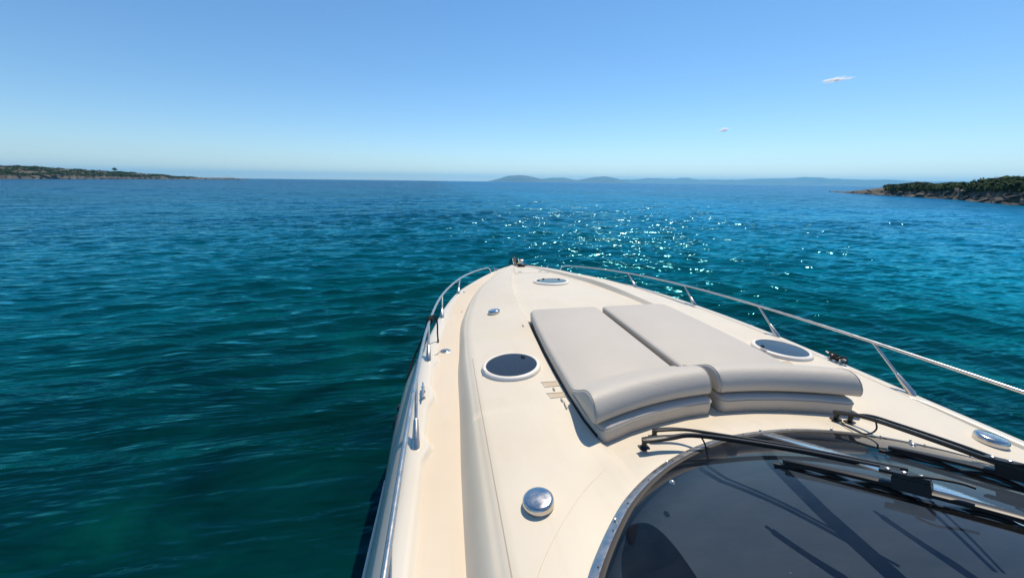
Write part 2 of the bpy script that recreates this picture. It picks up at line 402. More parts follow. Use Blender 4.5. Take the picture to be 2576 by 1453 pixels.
# ------------------------------------------------------------------ far hills
HILLS = [(7.05,0.047),(8.33,0.370),(9.82,0.797),(11.52,0.920),(12.80,0.791),(14.51,0.422),(15.99,0.602),(17.67,0.640),(19.57,0.335),(22.02,0.764),(23.44,0.856),(25.06,0.593),(25.47,0.458),(26.46,0.507),(26.86,0.432),(29.16,0.688),(30.87,0.664),(32.36,0.600),(33.25,0.740),(33.97,0.764),(34.70,0.619),(35.59,0.534),(37.14,0.565),(38.16,0.519),(39.15,0.581),(39.64,0.531),(42.00,0.708),(44.69,0.758),(45.69,0.813),(46.37,0.915),(48.02,0.855),(48.84,0.729),(49.22,0.763),(50.08,0.688),(50.60,0.690),(51.59,0.629),(53.58,0.681),(54.37,0.606),(55.83,0.500),(57.20,0.510),(58.49,0.557),(59.25,0.526),(61.15,0.470),(62.50,0.401)]
def hill(name, prof, D, depth, label, seed):
    az = np.array([p[0] for p in prof]); el = np.array([p[1] for p in prof])
    a = np.arange(az[0], az[-1]+1e-6, .12); e = np.interp(a, az, el)
    P = []
    for t in np.linspace(-1, 1, 17):
        row = []
        for ai, ei in zip(a, e):
            h = (ZC+D*math.tan(R_(ei))); k = max(0, 1-abs(t)**1.3)
            n = mnoise.fractal(Vector((ai*.9, t*2.2+seed, seed)), 1.0, 2.0, 5)
            d = D+depth*t*(.6+.4*min(1, h/80))+60*n
            z = h*k*(1+.22*n*(1-k)) - (4 if abs(t) == 1 else 0)
            row.append((-2+d*math.sin(R_(ai)), d*math.cos(R_(ai)), z))
        P.append(row)
    o = MB().grid(P).build(name, M_HILL, angle=None, up=True)
    return tag(o, label, None, None, 'structure')
hill('island_hill', [(6.6, -.02)]+HILLS[:6]+[(15.6, .1), (16.2, -.02)], 8200, 620, 'rounded hazy blue island hill beyond the bow', 3)
hill('island_hill', [(12.6, .05), (13.6, .3), (14.5, .42)]+HILLS[6:12]+[(25.9, .3), (27.4, -.02)], 9800, 800, 'hazy low island with two humps behind the rounded hill', 9)
hill('coast_hills', [(18, .0), (21.5, .2), (24.5, .40)]+HILLS[12:]+[(66, .3), (72, .22), (80, .0)], 13200, 1100, 'long pale blue coast far across the water', 17)

# ------------------------------------------------------------------ headlands
LEFT = [(-306.8,289.0,-314.0,295.9,4.5,-371.1,351.9,10.8),(-356.3,366.8,-363.2,374.0,4.7,-417.7,432.7,12.2),(-400.1,448.9,-406.7,456.4,4.9,-458.5,517.4,13.1),(-430.7,514.9,-437.1,522.6,5.1,-486.9,585.2,13.6),(-433.9,550.9,-440.0,558.8,5.2,-485.1,618.7,12.8),(-454.8,622.8,-460.7,630.9,5.4,-500.8,688.2,12.3),(-467.0,687.5,-472.6,695.8,5.5,-505.4,746.0,10.6),(-474.5,730.5,-479.9,738.9,5.4,-506.5,781.3,9.4),(-475.5,777.1,-480.7,785.6,5.3,-503.8,824.3,7.8),(-483.2,830.7,-488.2,839.4,4.0,-505.5,869.8,5.5),(-487.8,885.5,-492.6,894.3,3.3,-504.5,916.3,4.0),(-487.7,953.4,-492.2,962.3,3.3,-500.3,978.4,3.8),(-489.0,1019.6,-493.4,1028.7,3.3,-499.3,1041.3,4.0),(-492.4,1062.3,-496.6,1071.4,3.4,-500.6,1080.5,4.5),(-494.5,1105.2,-498.6,1114.4,2.5,-501.8,1121.7,2.8),(-497.6,1158.4,-501.6,1167.6,1.5,-503.5,1172.2,1.8)]
RIGHT = [(213.6,186.4,218.1,190.3,0.3,219.6,191.6,0.3),(195.8,165.6,200.4,169.5,0.3,203.5,172.0,0.3),(181.8,146.4,186.5,150.1,1.1,192.7,155.2,1.3),(171.4,132.1,176.2,135.7,2.0,187.3,144.3,2.4),(166.1,122.5,171.0,126.0,2.4,187.0,138.0,3.3),(159.6,112.7,164.5,116.1,2.6,184.0,130.1,3.9),(151.5,101.5,156.5,104.8,2.7,178.0,119.4,3.9),(144.9,91.4,150.0,94.6,3.0,173.7,109.5,3.7),(137.9,83.7,143.0,86.8,3.2,168.7,102.3,4.0),(128.3,74.3,133.5,77.2,3.3,162.9,94.4,4.9),(120.1,66.4,125.4,69.2,3.3,156.8,86.8,5.3),(115.1,61.0,120.4,63.7,3.4,153.9,81.7,5.5),(106.1,52.2,111.5,54.8,3.4,147.2,72.7,6.0),(100.4,45.3,105.9,47.7,3.5,142.2,64.6,6.4)]

def make_rock(seed):
    rnd = random.Random(seed); bm = bmesh.new(); bmesh.ops.create_icosphere(bm, subdivisions=2, radius=1)
    for v in bm.verts:
        n = mnoise.noise(v.co*1.1+Vector((seed*7.3, 0, 0)))
        v.co *= 1+.45*n
        for ax in (Vector((.5, .2, .85)).normalized(), Vector((-.8, .3, .3)).normalized(), Vector((.1, -.9, .2)).normalized()):
            d = v.co.dot(ax); lim = .52+.1*rnd.random()
            if d > lim: v.co -= ax*(d-lim)*.85
    me = bpy.data.meshes.new('rock'); bm.to_mesh(me); bm.free(); me.materials.append(M_ROCK); return me
ROCKS = [make_rock(i) for i in range(6)]

def leaf_cloud(rnd, n, rad, size, squash=.7):
    v, f = [], []
    for k in range(n):
        while True:
            p = Vector((rnd.uniform(-1, 1), rnd.uniform(-1, 1), rnd.uniform(-.35, 1)))
            l = p.length
            if .35 < l < 1: break
        bulge = 1+.35*mnoise.noise(p.normalized()*1.8+Vector((rad*3.1+n*.01, 0, 0)))
        c = Vector((p.x*rad*bulge, p.y*rad*bulge, max(0, p.z)*rad*squash*bulge))
        nrm = (p.normalized()*.8+Vector((rnd.uniform(-1, 1), rnd.uniform(-1, 1), rnd.uniform(-.3, 1)))).normalized()
        a = nrm.orthogonal().normalized(); b = nrm.cross(a); s = size*rnd.uniform(.5, 1.25)
        i = len(v); v += [c+a*s, c+b*s*.7, c-a*s, c-b*s*.7]; f.append((i, i+1, i+2, i+3))
    return v, f
def make_bush(seed, n=420):
    rnd = random.Random(seed); b = MB()
    bm = bmesh.new(); bmesh.ops.create_icosphere(bm, subdivisions=2, radius=.66)
    for v in bm.verts:
        v.co *= 1+.35*mnoise.noise(v.co*2.2+Vector((seed, 0, 0))); v.co.z = max(-.1, v.co.z*.72)
    b.add([tuple(v.co) for v in bm.verts], [[w.index for w in fc.verts] for fc in bm.faces]); bm.free()
    for q in range(4):
        ox, oy = rnd.uniform(-.42, .42), rnd.uniform(-.42, .42); rr = rnd.uniform(.5, .75)
        v, f = leaf_cloud(rnd, n//4, rr, .13)
        b.add([(p.x+ox, p.y+oy, p.z) for p in v], f)
    me = bpy.data.meshes.new('maquis_bush'); me.from_pydata([tuple(p) for p in b.v], [], b.f); me.update(); me.materials.append(M_LEAF); return me
BUSHES = [make_bush(i) for i in range(5)]

def headland(cols, name, label, seed, nrock, rsize, nbush, bsize, blabel, bgroup, ncol=220, bush_u=(0, 1), scrub_n=500):
    rnd = random.Random(seed); C = np.array(cols); u = np.linspace(0, 1, len(C)); U = np.linspace(0, 1, ncol)
    I = np.stack([np.interp(U, u, C[:, k]) for k in range(8)], 1)
    root = empty(name); tag(root, label, None, None, 'structure')
    def surf(uu, t):
        """t: -1 sea side, 0 shore, 1 cliff top, 2 ridge, 3 behind, 4 far foot"""
        c = np.array([np.interp(uu, u, C[:, k]) for k in range(8)])
        sh, cl, rd = c[0:2], c[2:4], c[5:7]; zc, zr = c[4], c[7]
        back = rd-cl; L = np.linalg.norm(back)+1e-6; bd = back/L
        if t < 0: p = sh+(sh-cl)*.8*(-t); z = -1.8*(-t)-.15
        elif t < 1: p = sh+(cl-sh)*t; z = -.15+(zc+.15)*(1-(1-t)**1.5)
        elif t < 2: s = t-1; p = cl+back*s; z = zc+(zr-zc)*(s*.55+.45*s*s*(3-2*s))
        elif t < 3: s = t-2; p = rd+bd*(14+L*.6)*s; z = zr*(1-.25*s)
        else: s = t-3; p = rd+bd*((14+L*.6)+(20+L*.8)*s); z = zr*.75*(1-s)-2*s
        return p, z
    T = [-1, -.5, 0, .12, .25, .4, .55, .7, .85, 1, 1.12, 1.25, 1.4, 1.55, 1.7, 1.85, 2, 2.3, 2.7, 3, 3.5, 4]
    P = []
    for t in T:
        row = []
        for uu in U:
            p, z = surf(uu, t); h = max(.3, np.interp(uu, u, C[:, 4]))
            n = mnoise.fractal(Vector((p[0]*.11, p[1]*.11, t*1.3)), 1.0, 2.0, 5); n2 = mnoise.fractal(Vector((p[0]*.35, p[1]*.35, t*2+seed)), 1.0, 2.0, 4)
            k = 1 if 0 <= t <= 1 else .25
            dirv = (C[0, 2:4]-C[0, 0:2]); dirv = dirv/np.linalg.norm(dirv)
            p = p - dirv*(n*1.6+n2*.9)*k*min(1, h/2.5)
            z = z + (n2*.35+n*.25)*min(1, h/3)*(1 if t > 0 else .3)
            row.append((p[0], p[1], z))
        P.append(row)
    MB().grid(P).build('rocky_ground', M_ROCKY, root, angle=28, up=True)
    sv = C[-1, 0:2]-C[0, 0:2]; rot0 = math.atan2(sv[1], sv[0])
    for i in range(nrock):
        uu = rnd.random()**.8; t = rnd.choice([-.14, -.06, 0, 0, .05, .1, .15, .22, .32, .45, .62])+rnd.uniform(-.05, .05)
        p, z = surf(uu, t); h = max(.3, float(np.interp(uu, u, C[:, 4])))
        s = rsize*rnd.uniform(.45, 1.3)*min(1, .35+h/4)
        o = bpy.data.objects.new('rock', ROCKS[i % 6]); COL.objects.link(o); o.parent = root
        o.location = (p[0]+rnd.uniform(-1, 1), p[1]+rnd.uniform(-1, 1), max(z, -.1)+.05*s)
        o.scale = (s*rnd.uniform(1.0, 2.4), s*rnd.uniform(.7, 1.1), s*rnd.uniform(.28, .55)); o.rotation_euler = (rnd.uniform(-.25, .35), rnd.uniform(-.3, .3), rot0+rnd.uniform(-.5, .5))
    # low scrub that covers the slope
    b = MB()
    for i in range(scrub_n):
        uu = rnd.uniform(*bush_u); t = .74+1.45*rnd.random()**1.3; p, z = surf(uu, t); cl = mnoise.noise(Vector((uu*13, t*1.6, seed))); s = bsize*rnd.uniform(.35, .8)*(1+.7*cl)
        if cl < -.28: continue
        v, f = leaf_cloud(rnd, 34, s, s*.34, .6)
        b.add([(q.x+p[0], q.y+p[1], q.z+z-.1) for q in v], f)
    so = b.build('scrub', M_LEAF, smooth=False); tag(so, 'low green scrub covering ' + bgroup.split(' on ')[1], None, None, 'stuff')
    for i in range(nbush):
        uu = rnd.uniform(*bush_u); t = rnd.choice([1.0, 1.1, 1.3, 1.5, 1.7, 1.9, 2.0, 2.0])+rnd.uniform(-.1, .1); p, z = surf(uu, t)
        s = bsize*rnd.uniform(.6, 1.25)*(1+.8*mnoise.noise(Vector((uu*13, t*1.6, seed))))
        o = bpy.data.objects.new('maquis_bush', BUSHES[i % 5]); COL.objects.link(o)
        o.location = (p[0], p[1], z-.1); o.scale = (s*1.15, s*rnd.uniform(.95, 1.4), s*rnd.uniform(.8, 1.1)); o.rotation_euler = (0, 0, rnd.uniform(0, 6.3))
        tag(o, blabel, 'bush', bgroup)
    return surf
surfL = headland(LEFT, 'headland', 'long low headland of brown rock with green scrub off the port side', 4, 170, 2.6, 150, 3.4,
         'dark green maquis bush on the long headland off the port side', 'bushes on the long port headland', 320, (.0, .70), 1500)
surfR = headland(RIGHT, 'headland', 'short dark rocky point with bushes off the starboard side', 8, 200, 1.05, 80, 2.3,
         'dark green maquis bush on the rocky point off the starboard side', 'bushes on the starboard rocky point', 220, (.30, 1), 900)

def tree(loc, h, label):
    rnd = random.Random(3); root = empty('tree', loc); tag(root, label, 'tree')
    b = MB(); b.tube(smooth_path([(0, 0, -.4), (.15, 0, h*.25), (-.25, .1, h*.5), (-.6, 0, h*.75)]), np.linspace(.42, .12, 25), 8)
    b.tube([(.0, 0, h*.35), (1.0, .2, h*.6), (1.6, .1, h*.75)], [.2, .13, .07], 6); b.tube([(-.2, 0, h*.4), (-1.4, -.4, h*.62)], [.18, .07], 6)
    b.build('trunk', M_BARK, root)
    c = MB()
    for ox, oy, oz, r in ((-.9, 0, .62, 2.1), (.9, .3, .66, 1.9), (2.2, -.2, .5, 1.5), (-.2, .4, .8, 1.7), (-2.2, .1, .6, 1.4), (.4, -.6, .55, 1.7)):
        v, f = leaf_cloud(rnd, 190, r, .42, .75); c.add([(p.x+ox, p.y+oy, p.z+oz*h) for p in v], f)
    c.build('crown', M_LEAF, root, smooth=False)
tree((-498, 726.9, 9.2), 8.2, 'lone rounded tree standing above the scrub on the long headland')

bc = empty('navigation_beacon', (-493.6, 1056.2, 3.4)); tag(bc, 'thin white light beacon near the tip of the long headland', 'beacon')
MB().box((0, 0, .5), (2.2, 2.2, 1.6)).build('base', M_PAINT, bc)
MB().tube([(0, 0, 1.2), (0, 0, 8.6)], [.45, .3], 8).build('mast', M_PAINT, bc)
MB().lathe([(.2, 0), (.6, .05), (.6, .25), (.4, .3), (.4, 1.0), (.55, 1.05), (.1, 1.5)], 10, c=(0, 0, 8.6)).build('lantern', M_PAINT, bc)

# ------------------------------------------------------------------ clouds
def cloud(az, el, D, sx, sz, label, seed, dens, thr=.74):
    a = R_(az); loc = (-2+D*math.sin(a), D*math.cos(a), ZC+D*math.tan(R_(el)))
    m = bpy.data.materials.new('cloud_vapour'); m.use_nodes = True; t = m.node_tree; t.nodes.remove(t.nodes['Principled BSDF'])
    pv = nd(m, 'ShaderNodeVolumePrincipled'); pv.inputs['Color'].default_value = (1, 1, 1, 1); pv.inputs['Anisotropy'].default_value = .3
    tc = nd(m, 'ShaderNodeTexCoord'); mp = nd(m, 'ShaderNodeMapping'); ln(m, tc.outputs['Object'], mp.inputs[0])
    mp.inputs['Location'].default_value = (seed, 0, 0); mp.inputs['Scale'].default_value = (1.6/sz, 1.6/sz, 2.2/sz)
    mp.inputs['Scale'].default_value = (.75/sz, 1.3/sz, 1.9/sz)
    n = noise(m, mp.outputs[0], 1.0, 5, .6, .3)
    sc = nd(m, 'ShaderNodeVectorMath'); sc.operation = 'DIVIDE'; ln(m, tc.outputs['Object'], sc.inputs[0]); sc.inputs[1].default_value = (sx, sz*1.6, sz)
    le = nd(m, 'ShaderNodeVectorMath'); le.operation = 'LENGTH'; ln(m, sc.outputs[0], le.inputs[0])
    fall = math_(m, 'SUBTRACT', 1.0, le.outputs['Value'], True)
    d = math_(m, 'SUBTRACT', math_(m, 'ADD', math_(m, 'MULTIPLY', fall, .50), n), thr, True)
    ln(m, math_(m, 'MULTIPLY', d, dens), pv.inputs['Density'])
    ln(m, pv.outputs[0], t.nodes['Material Output'].inputs['Volume'])
    bm = bmesh.new(); bmesh.ops.create_icosphere(bm, subdivisions=3, radius=1)
    for v in bm.verts: v.co = Vector((v.co.x*sx, v.co.y*sz*1.6, v.co.z*sz))
    me = bpy.data.meshes.new('cloud'); bm.to_mesh(me); bm.free(); me.materials.append(m)
    o = bpy.data.objects.new('cloud', me); COL.objects.link(o); o.location = loc; o.rotation_euler = (0, R_(-4), -a)
    return tag(o, label, 'cloud', None, 'thing')
cloud(47.5, 10.78, 14000, 520, 95, 'long thin wispy white cloud high above the hills', 3.3, .26)
cloud(37.4, 6.42, 14500, 230, 85, 'tiny white puff of cloud low over the hazy coast', 8.1, .22, .68)

# ------------------------------------------------------------------ haze
hb = MB().box((0, 0, 117), (34000, 34000, 238)); hz = bpy.data.materials.new('haze_air'); hz.use_nodes = True
hz.node_tree.nodes.remove(hz.node_tree.nodes['Principled BSDF'])
pv = nd(hz, 'ShaderNodeVolumePrincipled'); pv.inputs['Color'].default_value = (.28, .72, 1.0, 1); pv.inputs['Density'].default_value = 9.5e-5; pv.inputs['Anisotropy'].default_value = .2
ln(hz, pv.outputs[0], hz.node_tree.nodes['Material Output'].inputs['Volume'])
tag(hb.build('haze', hz, smooth=False), 'thin summer haze over the sea', None, None, 'stuff')

# ================================================================== the yacht
boat = empty('motor_yacht', (0, 4, 0)); tag(boat, 'cream motor yacht seen from its helm with sunpads and round hatches on the foredeck', 'yacht')
_boat_children = []
def bpart(o):
    """parts are modelled in world coordinates and hung on the yacht"""
    o.parent = boat; o.matrix_parent_inverse = Matrix.Translation((0, -4, 0)); return o
def sub(o, p):
    o.parent = p; return o
def bgroup(name, loc=(0, 0, 0)):
    o = empty(name, loc); o.parent = boat; o.matrix_parent_inverse = Matrix.Translation((0, -4, 0)); return o

gY = [-2, 1, 2.45, 3.9, 5.35, 6.77, 7.8, 8.9, 9.7, 10.3, 10.72]
gW = [2.27, 2.27, 2.236, 2.185, 2.032, 1.737, 1.36, .87, .52, .24, .03]
gZ = [-1.82, -1.835, -1.852, -1.866, -1.904, -1.966, -2.035, -2.112, -2.20, -2.28, -2.335]
dY = [-2, 1.43, 2.1, 2.9, 3.58, 4.0, 4.95, 5.5, 6.4, 7.1, 7.95, 8.6, 9.3, 10.0, 10.6]
dW = [1.95, 1.94, 1.93, 1.902, 1.885, 1.853, 1.79, 1.70, 1.51, 1.32, 1.02, .78, .52, .25, .02]
dZ = [-1.90, -1.90, -1.90, -1.90, -1.90, -1.90, -1.915, -1.925, -1.945, -1.972, -2.02, -2.075, -2.15, -2.23, -2.32]
eY = [-2, 2.5, 3.5, 4.4, 5.1, 5.75, 6.3, 7.0, 7.85, 8.6, 9.3, 10, 10.5]
eW = [1.80, 1.80, 1.79, 1.757, 1.68, 1.575, 1.47, 1.285, .975, .735, .48, .22, .01]
eZ = [-1.70, -1.70, -1.73, -1.77, -1.81, -1.85, -1.88, -1.92, -1.97, -2.03, -2.105, -2.195, -2.29]
rY = [-2, 1.4, 2.03, 2.35, 2.8, 3.3, 4.5, 5.3, 6.0, 6.7, 7.4, 8.0, 8.6, 9.2, 9.8, 10.3, 10.5]
rW = [.98, 1.0, 1.03, 1.055, 1.055, 1.045, .99, .945, .89, .80, .68, .56, .43, .29, .15, .05, .008]
rZ = [-1.60, -1.61, -1.635, -1.64, -1.645, -1.65, -1.66, -1.69, -1.725, -1.775, -1.85, -1.915, -1.985, -2.06, -2.15, -2.25, -2.285]
fY = [-2, 1.9, 2.0, 2.25, 3.3, 4.5, 5.3, 6.0, 6.8, 7.4, 8.0, 8.6, 9.2, 9.8, 10.3, 10.5]
fZ = [-1.66, -1.66, -1.668, -1.69, -1.695, -1.705, -1.742, -1.795, -1.853, -1.91, -1.968, -2.04, -2.105, -2.18, -2.268, -2.30]
gw = lambda y: pchip(gY, gW, y); gz = lambda y: pchip(gY, gZ, y)
dw = lambda y: pchip(dY, dW, y); dz = lambda y: pchip(dY, dZ, y)
ew = lambda y: pchip(eY, eW, y); ez = lambda y: pchip(eY, eZ, y)
rw = lambda y: pchip(rY, rW, y); rz = lambda y: pchip(rY, rZ, y)
fz = lambda y: pchip(fY, fZ, y)
# windscreen base arc (half), x against y
AX = np.array([0, .28, .53, .76, .94, 1.10, 1.22, 1.35, 1.45, 1.55, 1.62, 1.66, 1.68])
AY = np.array([1.85, 1.835, 1.78, 1.70, 1.61, 1.505, 1.40, 1.265, 1.14, .96, .74, .4, -1.0])
def arc_y(x): return np.interp(np.abs(x), AX[:-1], AY[:-1])
def arc_z(x): return -1.565-.045*np.minimum(1.5, np.abs(x))**2/1.5

def zdeck(w, y):
    """height of the deck at half-breadth w, station y (without the ramp)"""
    w = abs(w); E = float(ew(y)); Rr = float(rw(y)); sw = E-.045; szz = float(ez(y))+.028
    if w > E: z = np.interp(w, [E, float(dw(y))], [float(ez(y)), float(dz(y))])
    elif w > sw: z = np.interp(w, [sw, E], [szz, float(ez(y))])
    elif w > Rr:
        t = (w-Rr)/max(1e-4, sw-Rr); z = float(rz(y))*(1-t)+szz*t+.035*min(1, sw-Rr)*4*t*(1-t)*.55
    elif w > Rr-.05:
        z = np.interp(w, [Rr-.05, Rr], [float(fz(y))+.0, float(rz(y))])
    else: z = float(fz(y))+.012*(1-(w/max(.05, Rr))**2)
    d = y-float(arc_y(w)) if w < 1.45 else 9
    k = (1-float(sstep(0.0, .42, d)))*(1-float(sstep(1.02, 1.35, w)))
    return z*(1-k)+float(arc_z(w))*k

def deck_normal(x, y):
    h = .06
    dx = (zdeck(abs(x)+h, y)-zdeck(max(0, abs(x)-h), y))/(2*h)*(1 if x > 0 else -1); dy = (zdeck(abs(x), y+h)-zdeck(abs(x), y-h))/(2*h)
    return Vector((-dx, -dy, 1)).normalized()

# --- deck shell
ys = np.concatenate([np.arange(-2, .7, .15), np.arange(.7, 2.5, .03), np.arange(2.5, 9.0, .08), np.arange(9.0, 10.5, .05), [10.5]])
def half_ws(y):
    D, E, Rr = float(dw(y)), float(ew(y)), float(rw(y)); s = max(E-.045, Rr+.002)
    face = [(D, float(dz(y)))]
    for t, q in ((.13, .15), (.28, .36), (.43, .58), (.60, .77), (.78, .91), (.92, .985)):
        face.append((D+(E-D)*t, float(dz(y))+(float(ez(y))-float(dz(y)))*q))
    ws = [E, E-.02, s]+list(s+(Rr-s)*np.linspace(.06, .96, 15))+[Rr, Rr-.012, Rr-.03, Rr-.05]+list((Rr-.06)*np.linspace(1, 0, 30))
    ws = [max(0, w) for w in ws]
    return face, ws
rows = []
for y in ys:
    face, ws = half_ws(y); top = [(w, zdeck(w, y)) for w in ws]
    half = face+top
    rows.append([(-w, y, z) for w, z in half]+[(w, y, z) for w, z in half[::-1][1:]])
P = up(np.array(rows)); a, b = P.shape[:2]; v = P.reshape(-1, 3); f = []
for i in range(a-1):
    for j in range(b-1):
        q = (i*b+j, i*b+j+1, (i+1)*b+j+1, (i+1)*b+j); c = v[list(q)].mean(0)
        if abs(c[0]) < 1.66 and c[1] < np.interp(abs(c[0]), AX, AY)-.035: continue
        f.append(q)
deck = bpart(mesh_obj('foredeck', v, f, M_DECK, smooth=True, angle=38))

# --- side decks, gunwale mouldings and hull sides
st_base = [(2.25, .93, -1.84), (2.237, 2.447, -1.852), (2.186, 3.89, -1.866), (2.032, 5.349, -1.904), (1.737, 6.767, -1.966)]
gys = np.concatenate([np.arange(-2, 10.3, .06), np.arange(10.3, 10.72, .04), [10.72]])
def bumpw(y):
    s = 0
    for _, yb, _ in st_base: s += .050*math.exp(-((y-yb-.015)/.085)**4)
    s += .045*math.exp(-((y-3.17)/.13)**4)
    return s
bul = lambda y: np.interp(y, [-2, 2.4, 3.3, 4.0, 4.6, 5.1, 5.6, 6.8, 10.7], [.78, .86, .98, 1.0, .85, .58, .34, .20, .10])
for sgn in (-1, 1):
    side, gun, hul = [], [], []
    for y in gys:
        D = float(dw(min(y, 10.6))); DZ = float(dz(min(y, 10.6))); G = float(gw(y)); GZ = float(gz(y)); k = float(sstep(10.6, 9.0, y))
        if y > 10.6: D = 0.0; DZ = GZ-.01
        bi = min((.045+bumpw(y))*max(k, .25), max(.004, G-D-.01)); I = G-bi
        low = max(DZ, GZ-.055) if y > 7.5 else DZ
        I2 = max(D, I-.028*max(k, .2))
        side.append([(sgn*(D-.006), y, DZ+.001), (sgn*(D+(I2-D)*.33), y, DZ+.002), (sgn*(D+(I2-D)*.66), y, DZ+.002), (sgn*(I2+.004), y, low+.001)])
        ka = max(.18, k); B = float(bul(y))
        gun.append([(sgn*(I2-.008*ka), y, low-.004), (sgn*(I2+.008*ka), y, low+.006), (sgn*(I-.006*ka), y, GZ-.016), (sgn*(I+.006*ka), y, GZ-.003), (sgn*(I+.03*ka), y, GZ), (sgn*(G+.015), y, GZ-.001),
                    (sgn*(G+.04), y, GZ-.006), (sgn*(G+.04+.035*B), y, GZ-.02), (sgn*(G+.042+.06*B), y, GZ-.05)])
        hs = [(.042+.06*B, -.05), (.046+.115*B, -.12), (.05+.17*B, -.215), (.055+.215*B, -.315), (.06+.245*B, -.42), (.06+.25*B, -.54)]
        hrow = [(sgn*(G+o), y, GZ+zz) for o, zz in hs]
        fl = float(sstep(3.5, 10.5, y))
        for o, zz in ((.03-.10*fl, -.85), (-.05-.25*fl, -1.15), (-.16-.5*fl, -1.45), (-.3-.8*fl, -1.75)):
            hrow.append((sgn*max(0, G+o+.2*B), y, min(GZ+zz, -3.0+0*zz) if zz < -1.6 else GZ+zz))
        hul.append(hrow)
    def flip(L): return L if sgn < 0 else [r[::-1] for r in L]
    bpart(MB().grid(up(flip(side))).build('side_deck', M_SIDE, angle=None, up=True))
    bpart(MB().grid(up(flip(gun))).build('gunwale', M_WHITE, angle=60, up=True))
    bpart(MB().grid(up(flip(hul))).build('hull_side', M_HULL, angle=None))
    # knuckle moulding low on the topside
    pts = [(sgn*(float(gw(y))+.06+.247*float(bul(y))), y, float(gz(y))-.42) for y in np.arange(-2, 2.75, .15)]
    bpart(MB().tube(up(pts), np.concatenate([np.full(len(pts)-4, .013), [.011, .009, .006, .002]]), 8).build('rub_rail', M_WHITE))
    # seam in the deck moulding
    sp = [(sgn*(float(ew(y))-.05), y, zdeck(float(ew(y))-.05, y)+.0005) for y in np.arange(-2, 3.6, .08)]
    bpart(MB().grid(up([[(x-.0022, y, z+.0012), (x+.0022, y, z+.0012)] for x, y, z in sp])).build('deck_seam', M_SEAM))

# --- guard rails
top_l = [(2.25, -1.9, -1.40), (2.265, -.2, -1.425), (2.262, 1.35, -1.462), (2.238, 2.88, -1.513), (2.177, 4.262, -1.575), (2.017, 5.668, -1.655), (1.686, 7.034, -1.752), (1.32, 8.03, -1.852), (1.03, 8.70, -1.945), (.945, 8.86, -1.972)]
tops = [(2.262, 1.35, -1.462), (2.238, 2.88, -1.513), (2.177, 4.262, -1.575), (2.017, 5.668, -1.655), (1.686, 7.034, -1.752)]
for sgn in (-1, 1):
    g = bgroup('guard_rail')
    m = lambda p: (sgn*p[0], p[1], p[2])
    path = smooth_path([m(p) for p in top_l], 8)
    path = np.vstack([path, [m((.918, 8.897, -1.988)), m((.893, 8.912, -2.015)), m((.855, 8.925, -2.118))]])
    sub(MB().tube(up(path), .0150, 12).build('top_rail', M_STEEL), g)
    sub(MB().lathe([(.03, 0), (.03, .006), (.018, .012)], 16, c=up([m((.855, 8.925, -2.116))])[0]).build('rail_foot', M_STEEL), g)
    for bp_, tp in zip(st_base, tops):
        A_ = np.array(m(bp_)); B_ = np.array(m(tp)); d = (B_-A_)
        sub(MB().tube(up([A_+d*.25, A_+d*.6, B_]), [.0125, .0125, .0118], 12).build('stanchion', M_STEEL), g)
        L = np.linalg.norm(d); s0 = A_-np.array((0, 0, .012))
        sub(MB().tube(up([s0, A_+d*.04, A_+d*.15, A_+d*.36, A_+d*.375]), [.031, .030, .0255, .0185, .0150], 16).build('stanchion_socket', M_STEEL), g)

# --- round hatches
def frame_M(n):
    z = n; x = Vector((1, 0, 0)); x = (x-z*x.dot(z)).normalized(); y = z.cross(x)
    return np.array(((x.x, y.x, z.x), (x.y, y.y, z.y), (x.z, y.z, z.z)))
def hatch(x, y, ro, ri, knobs, facets=64, lift=0.0):
    g = bgroup('deck_hatch'); n = deck_normal(x, y); Mx = frame_M(n); c = up([(x, y, zdeck(x, y)+lift)])[0]
    sub(MB().lathe([(ro, -.02), (ro, .010), (ro-.004, .020), (ro-.014, .028), (ri+.012, .033), (ri+.004, .032), (ri, .028), (ri, .015)], facets, Mx, c, close=False).build('hatch_rim', M_PLASTIC, angle=50), g)
    sub(MB().lathe([(ri+.002, .018), (ri-.002, .0245), (ri*.6, .0255), (.002, .026)], facets, Mx, c).build('hatch_pane', M_ACRYLIC, angle=30), g)
    for ang, rr in knobs:
        p = c+Mx@np.array((math.cos(R_(ang))*rr, math.sin(R_(ang))*rr, .026))
        sub(MB().lathe([(.017, 0), (.019, .004), (.017, .010), (.004, .012)], 14, Mx, p).build('hatch_knob', M_BLACK), g)
        q = Mx@np.array((math.cos(R_(ang+90)), math.sin(R_(ang+90)), 0))*.022
        sub(MB().tube([p+Mx@np.array((0, 0, .011))-q, p+Mx@np.array((0, 0, .013))+q], .005, 6).build('hatch_latch', M_BLACK), g)
    sub(MB().box(c+Mx@np.array((-(ri+ro)/2, -.04, .034)), (.012, .07, .006), Mx).build('hinge_pin', M_PLASTIC), g)
hatch(-1.405, 3.19, .275, .236, [(42, .185)])
hatch(1.432, 3.12, .275, .236, [(165, .19)])
hatch(.045, 6.90, .350, .290, [(160, .25), (112, .25), (38, .25)], 40)

# --- mushroom vents
def vent(x, y, r, h):
    n = deck_normal(x, y); Mx = frame_M(n); c = up([(x, y, zdeck(x, y))])[0]
    o = MB().lathe([(r*.97, -.012), (r*.97, .010), (r*1.01, .012), (r*1.01, h*.60), (r*.97, h*.82), (r*.90, h*.94), (r*.80, h), (r*.4, h*1.06), (.002, h*1.08)], 40, Mx, c).build('deck_vent', M_VENT, angle=55)
    bpart(o)
vent(-1.545, 1.60, .083, .050); vent(1.575, 1.60, .083, .050)
vent(-1.335, 4.87, .083, .045)

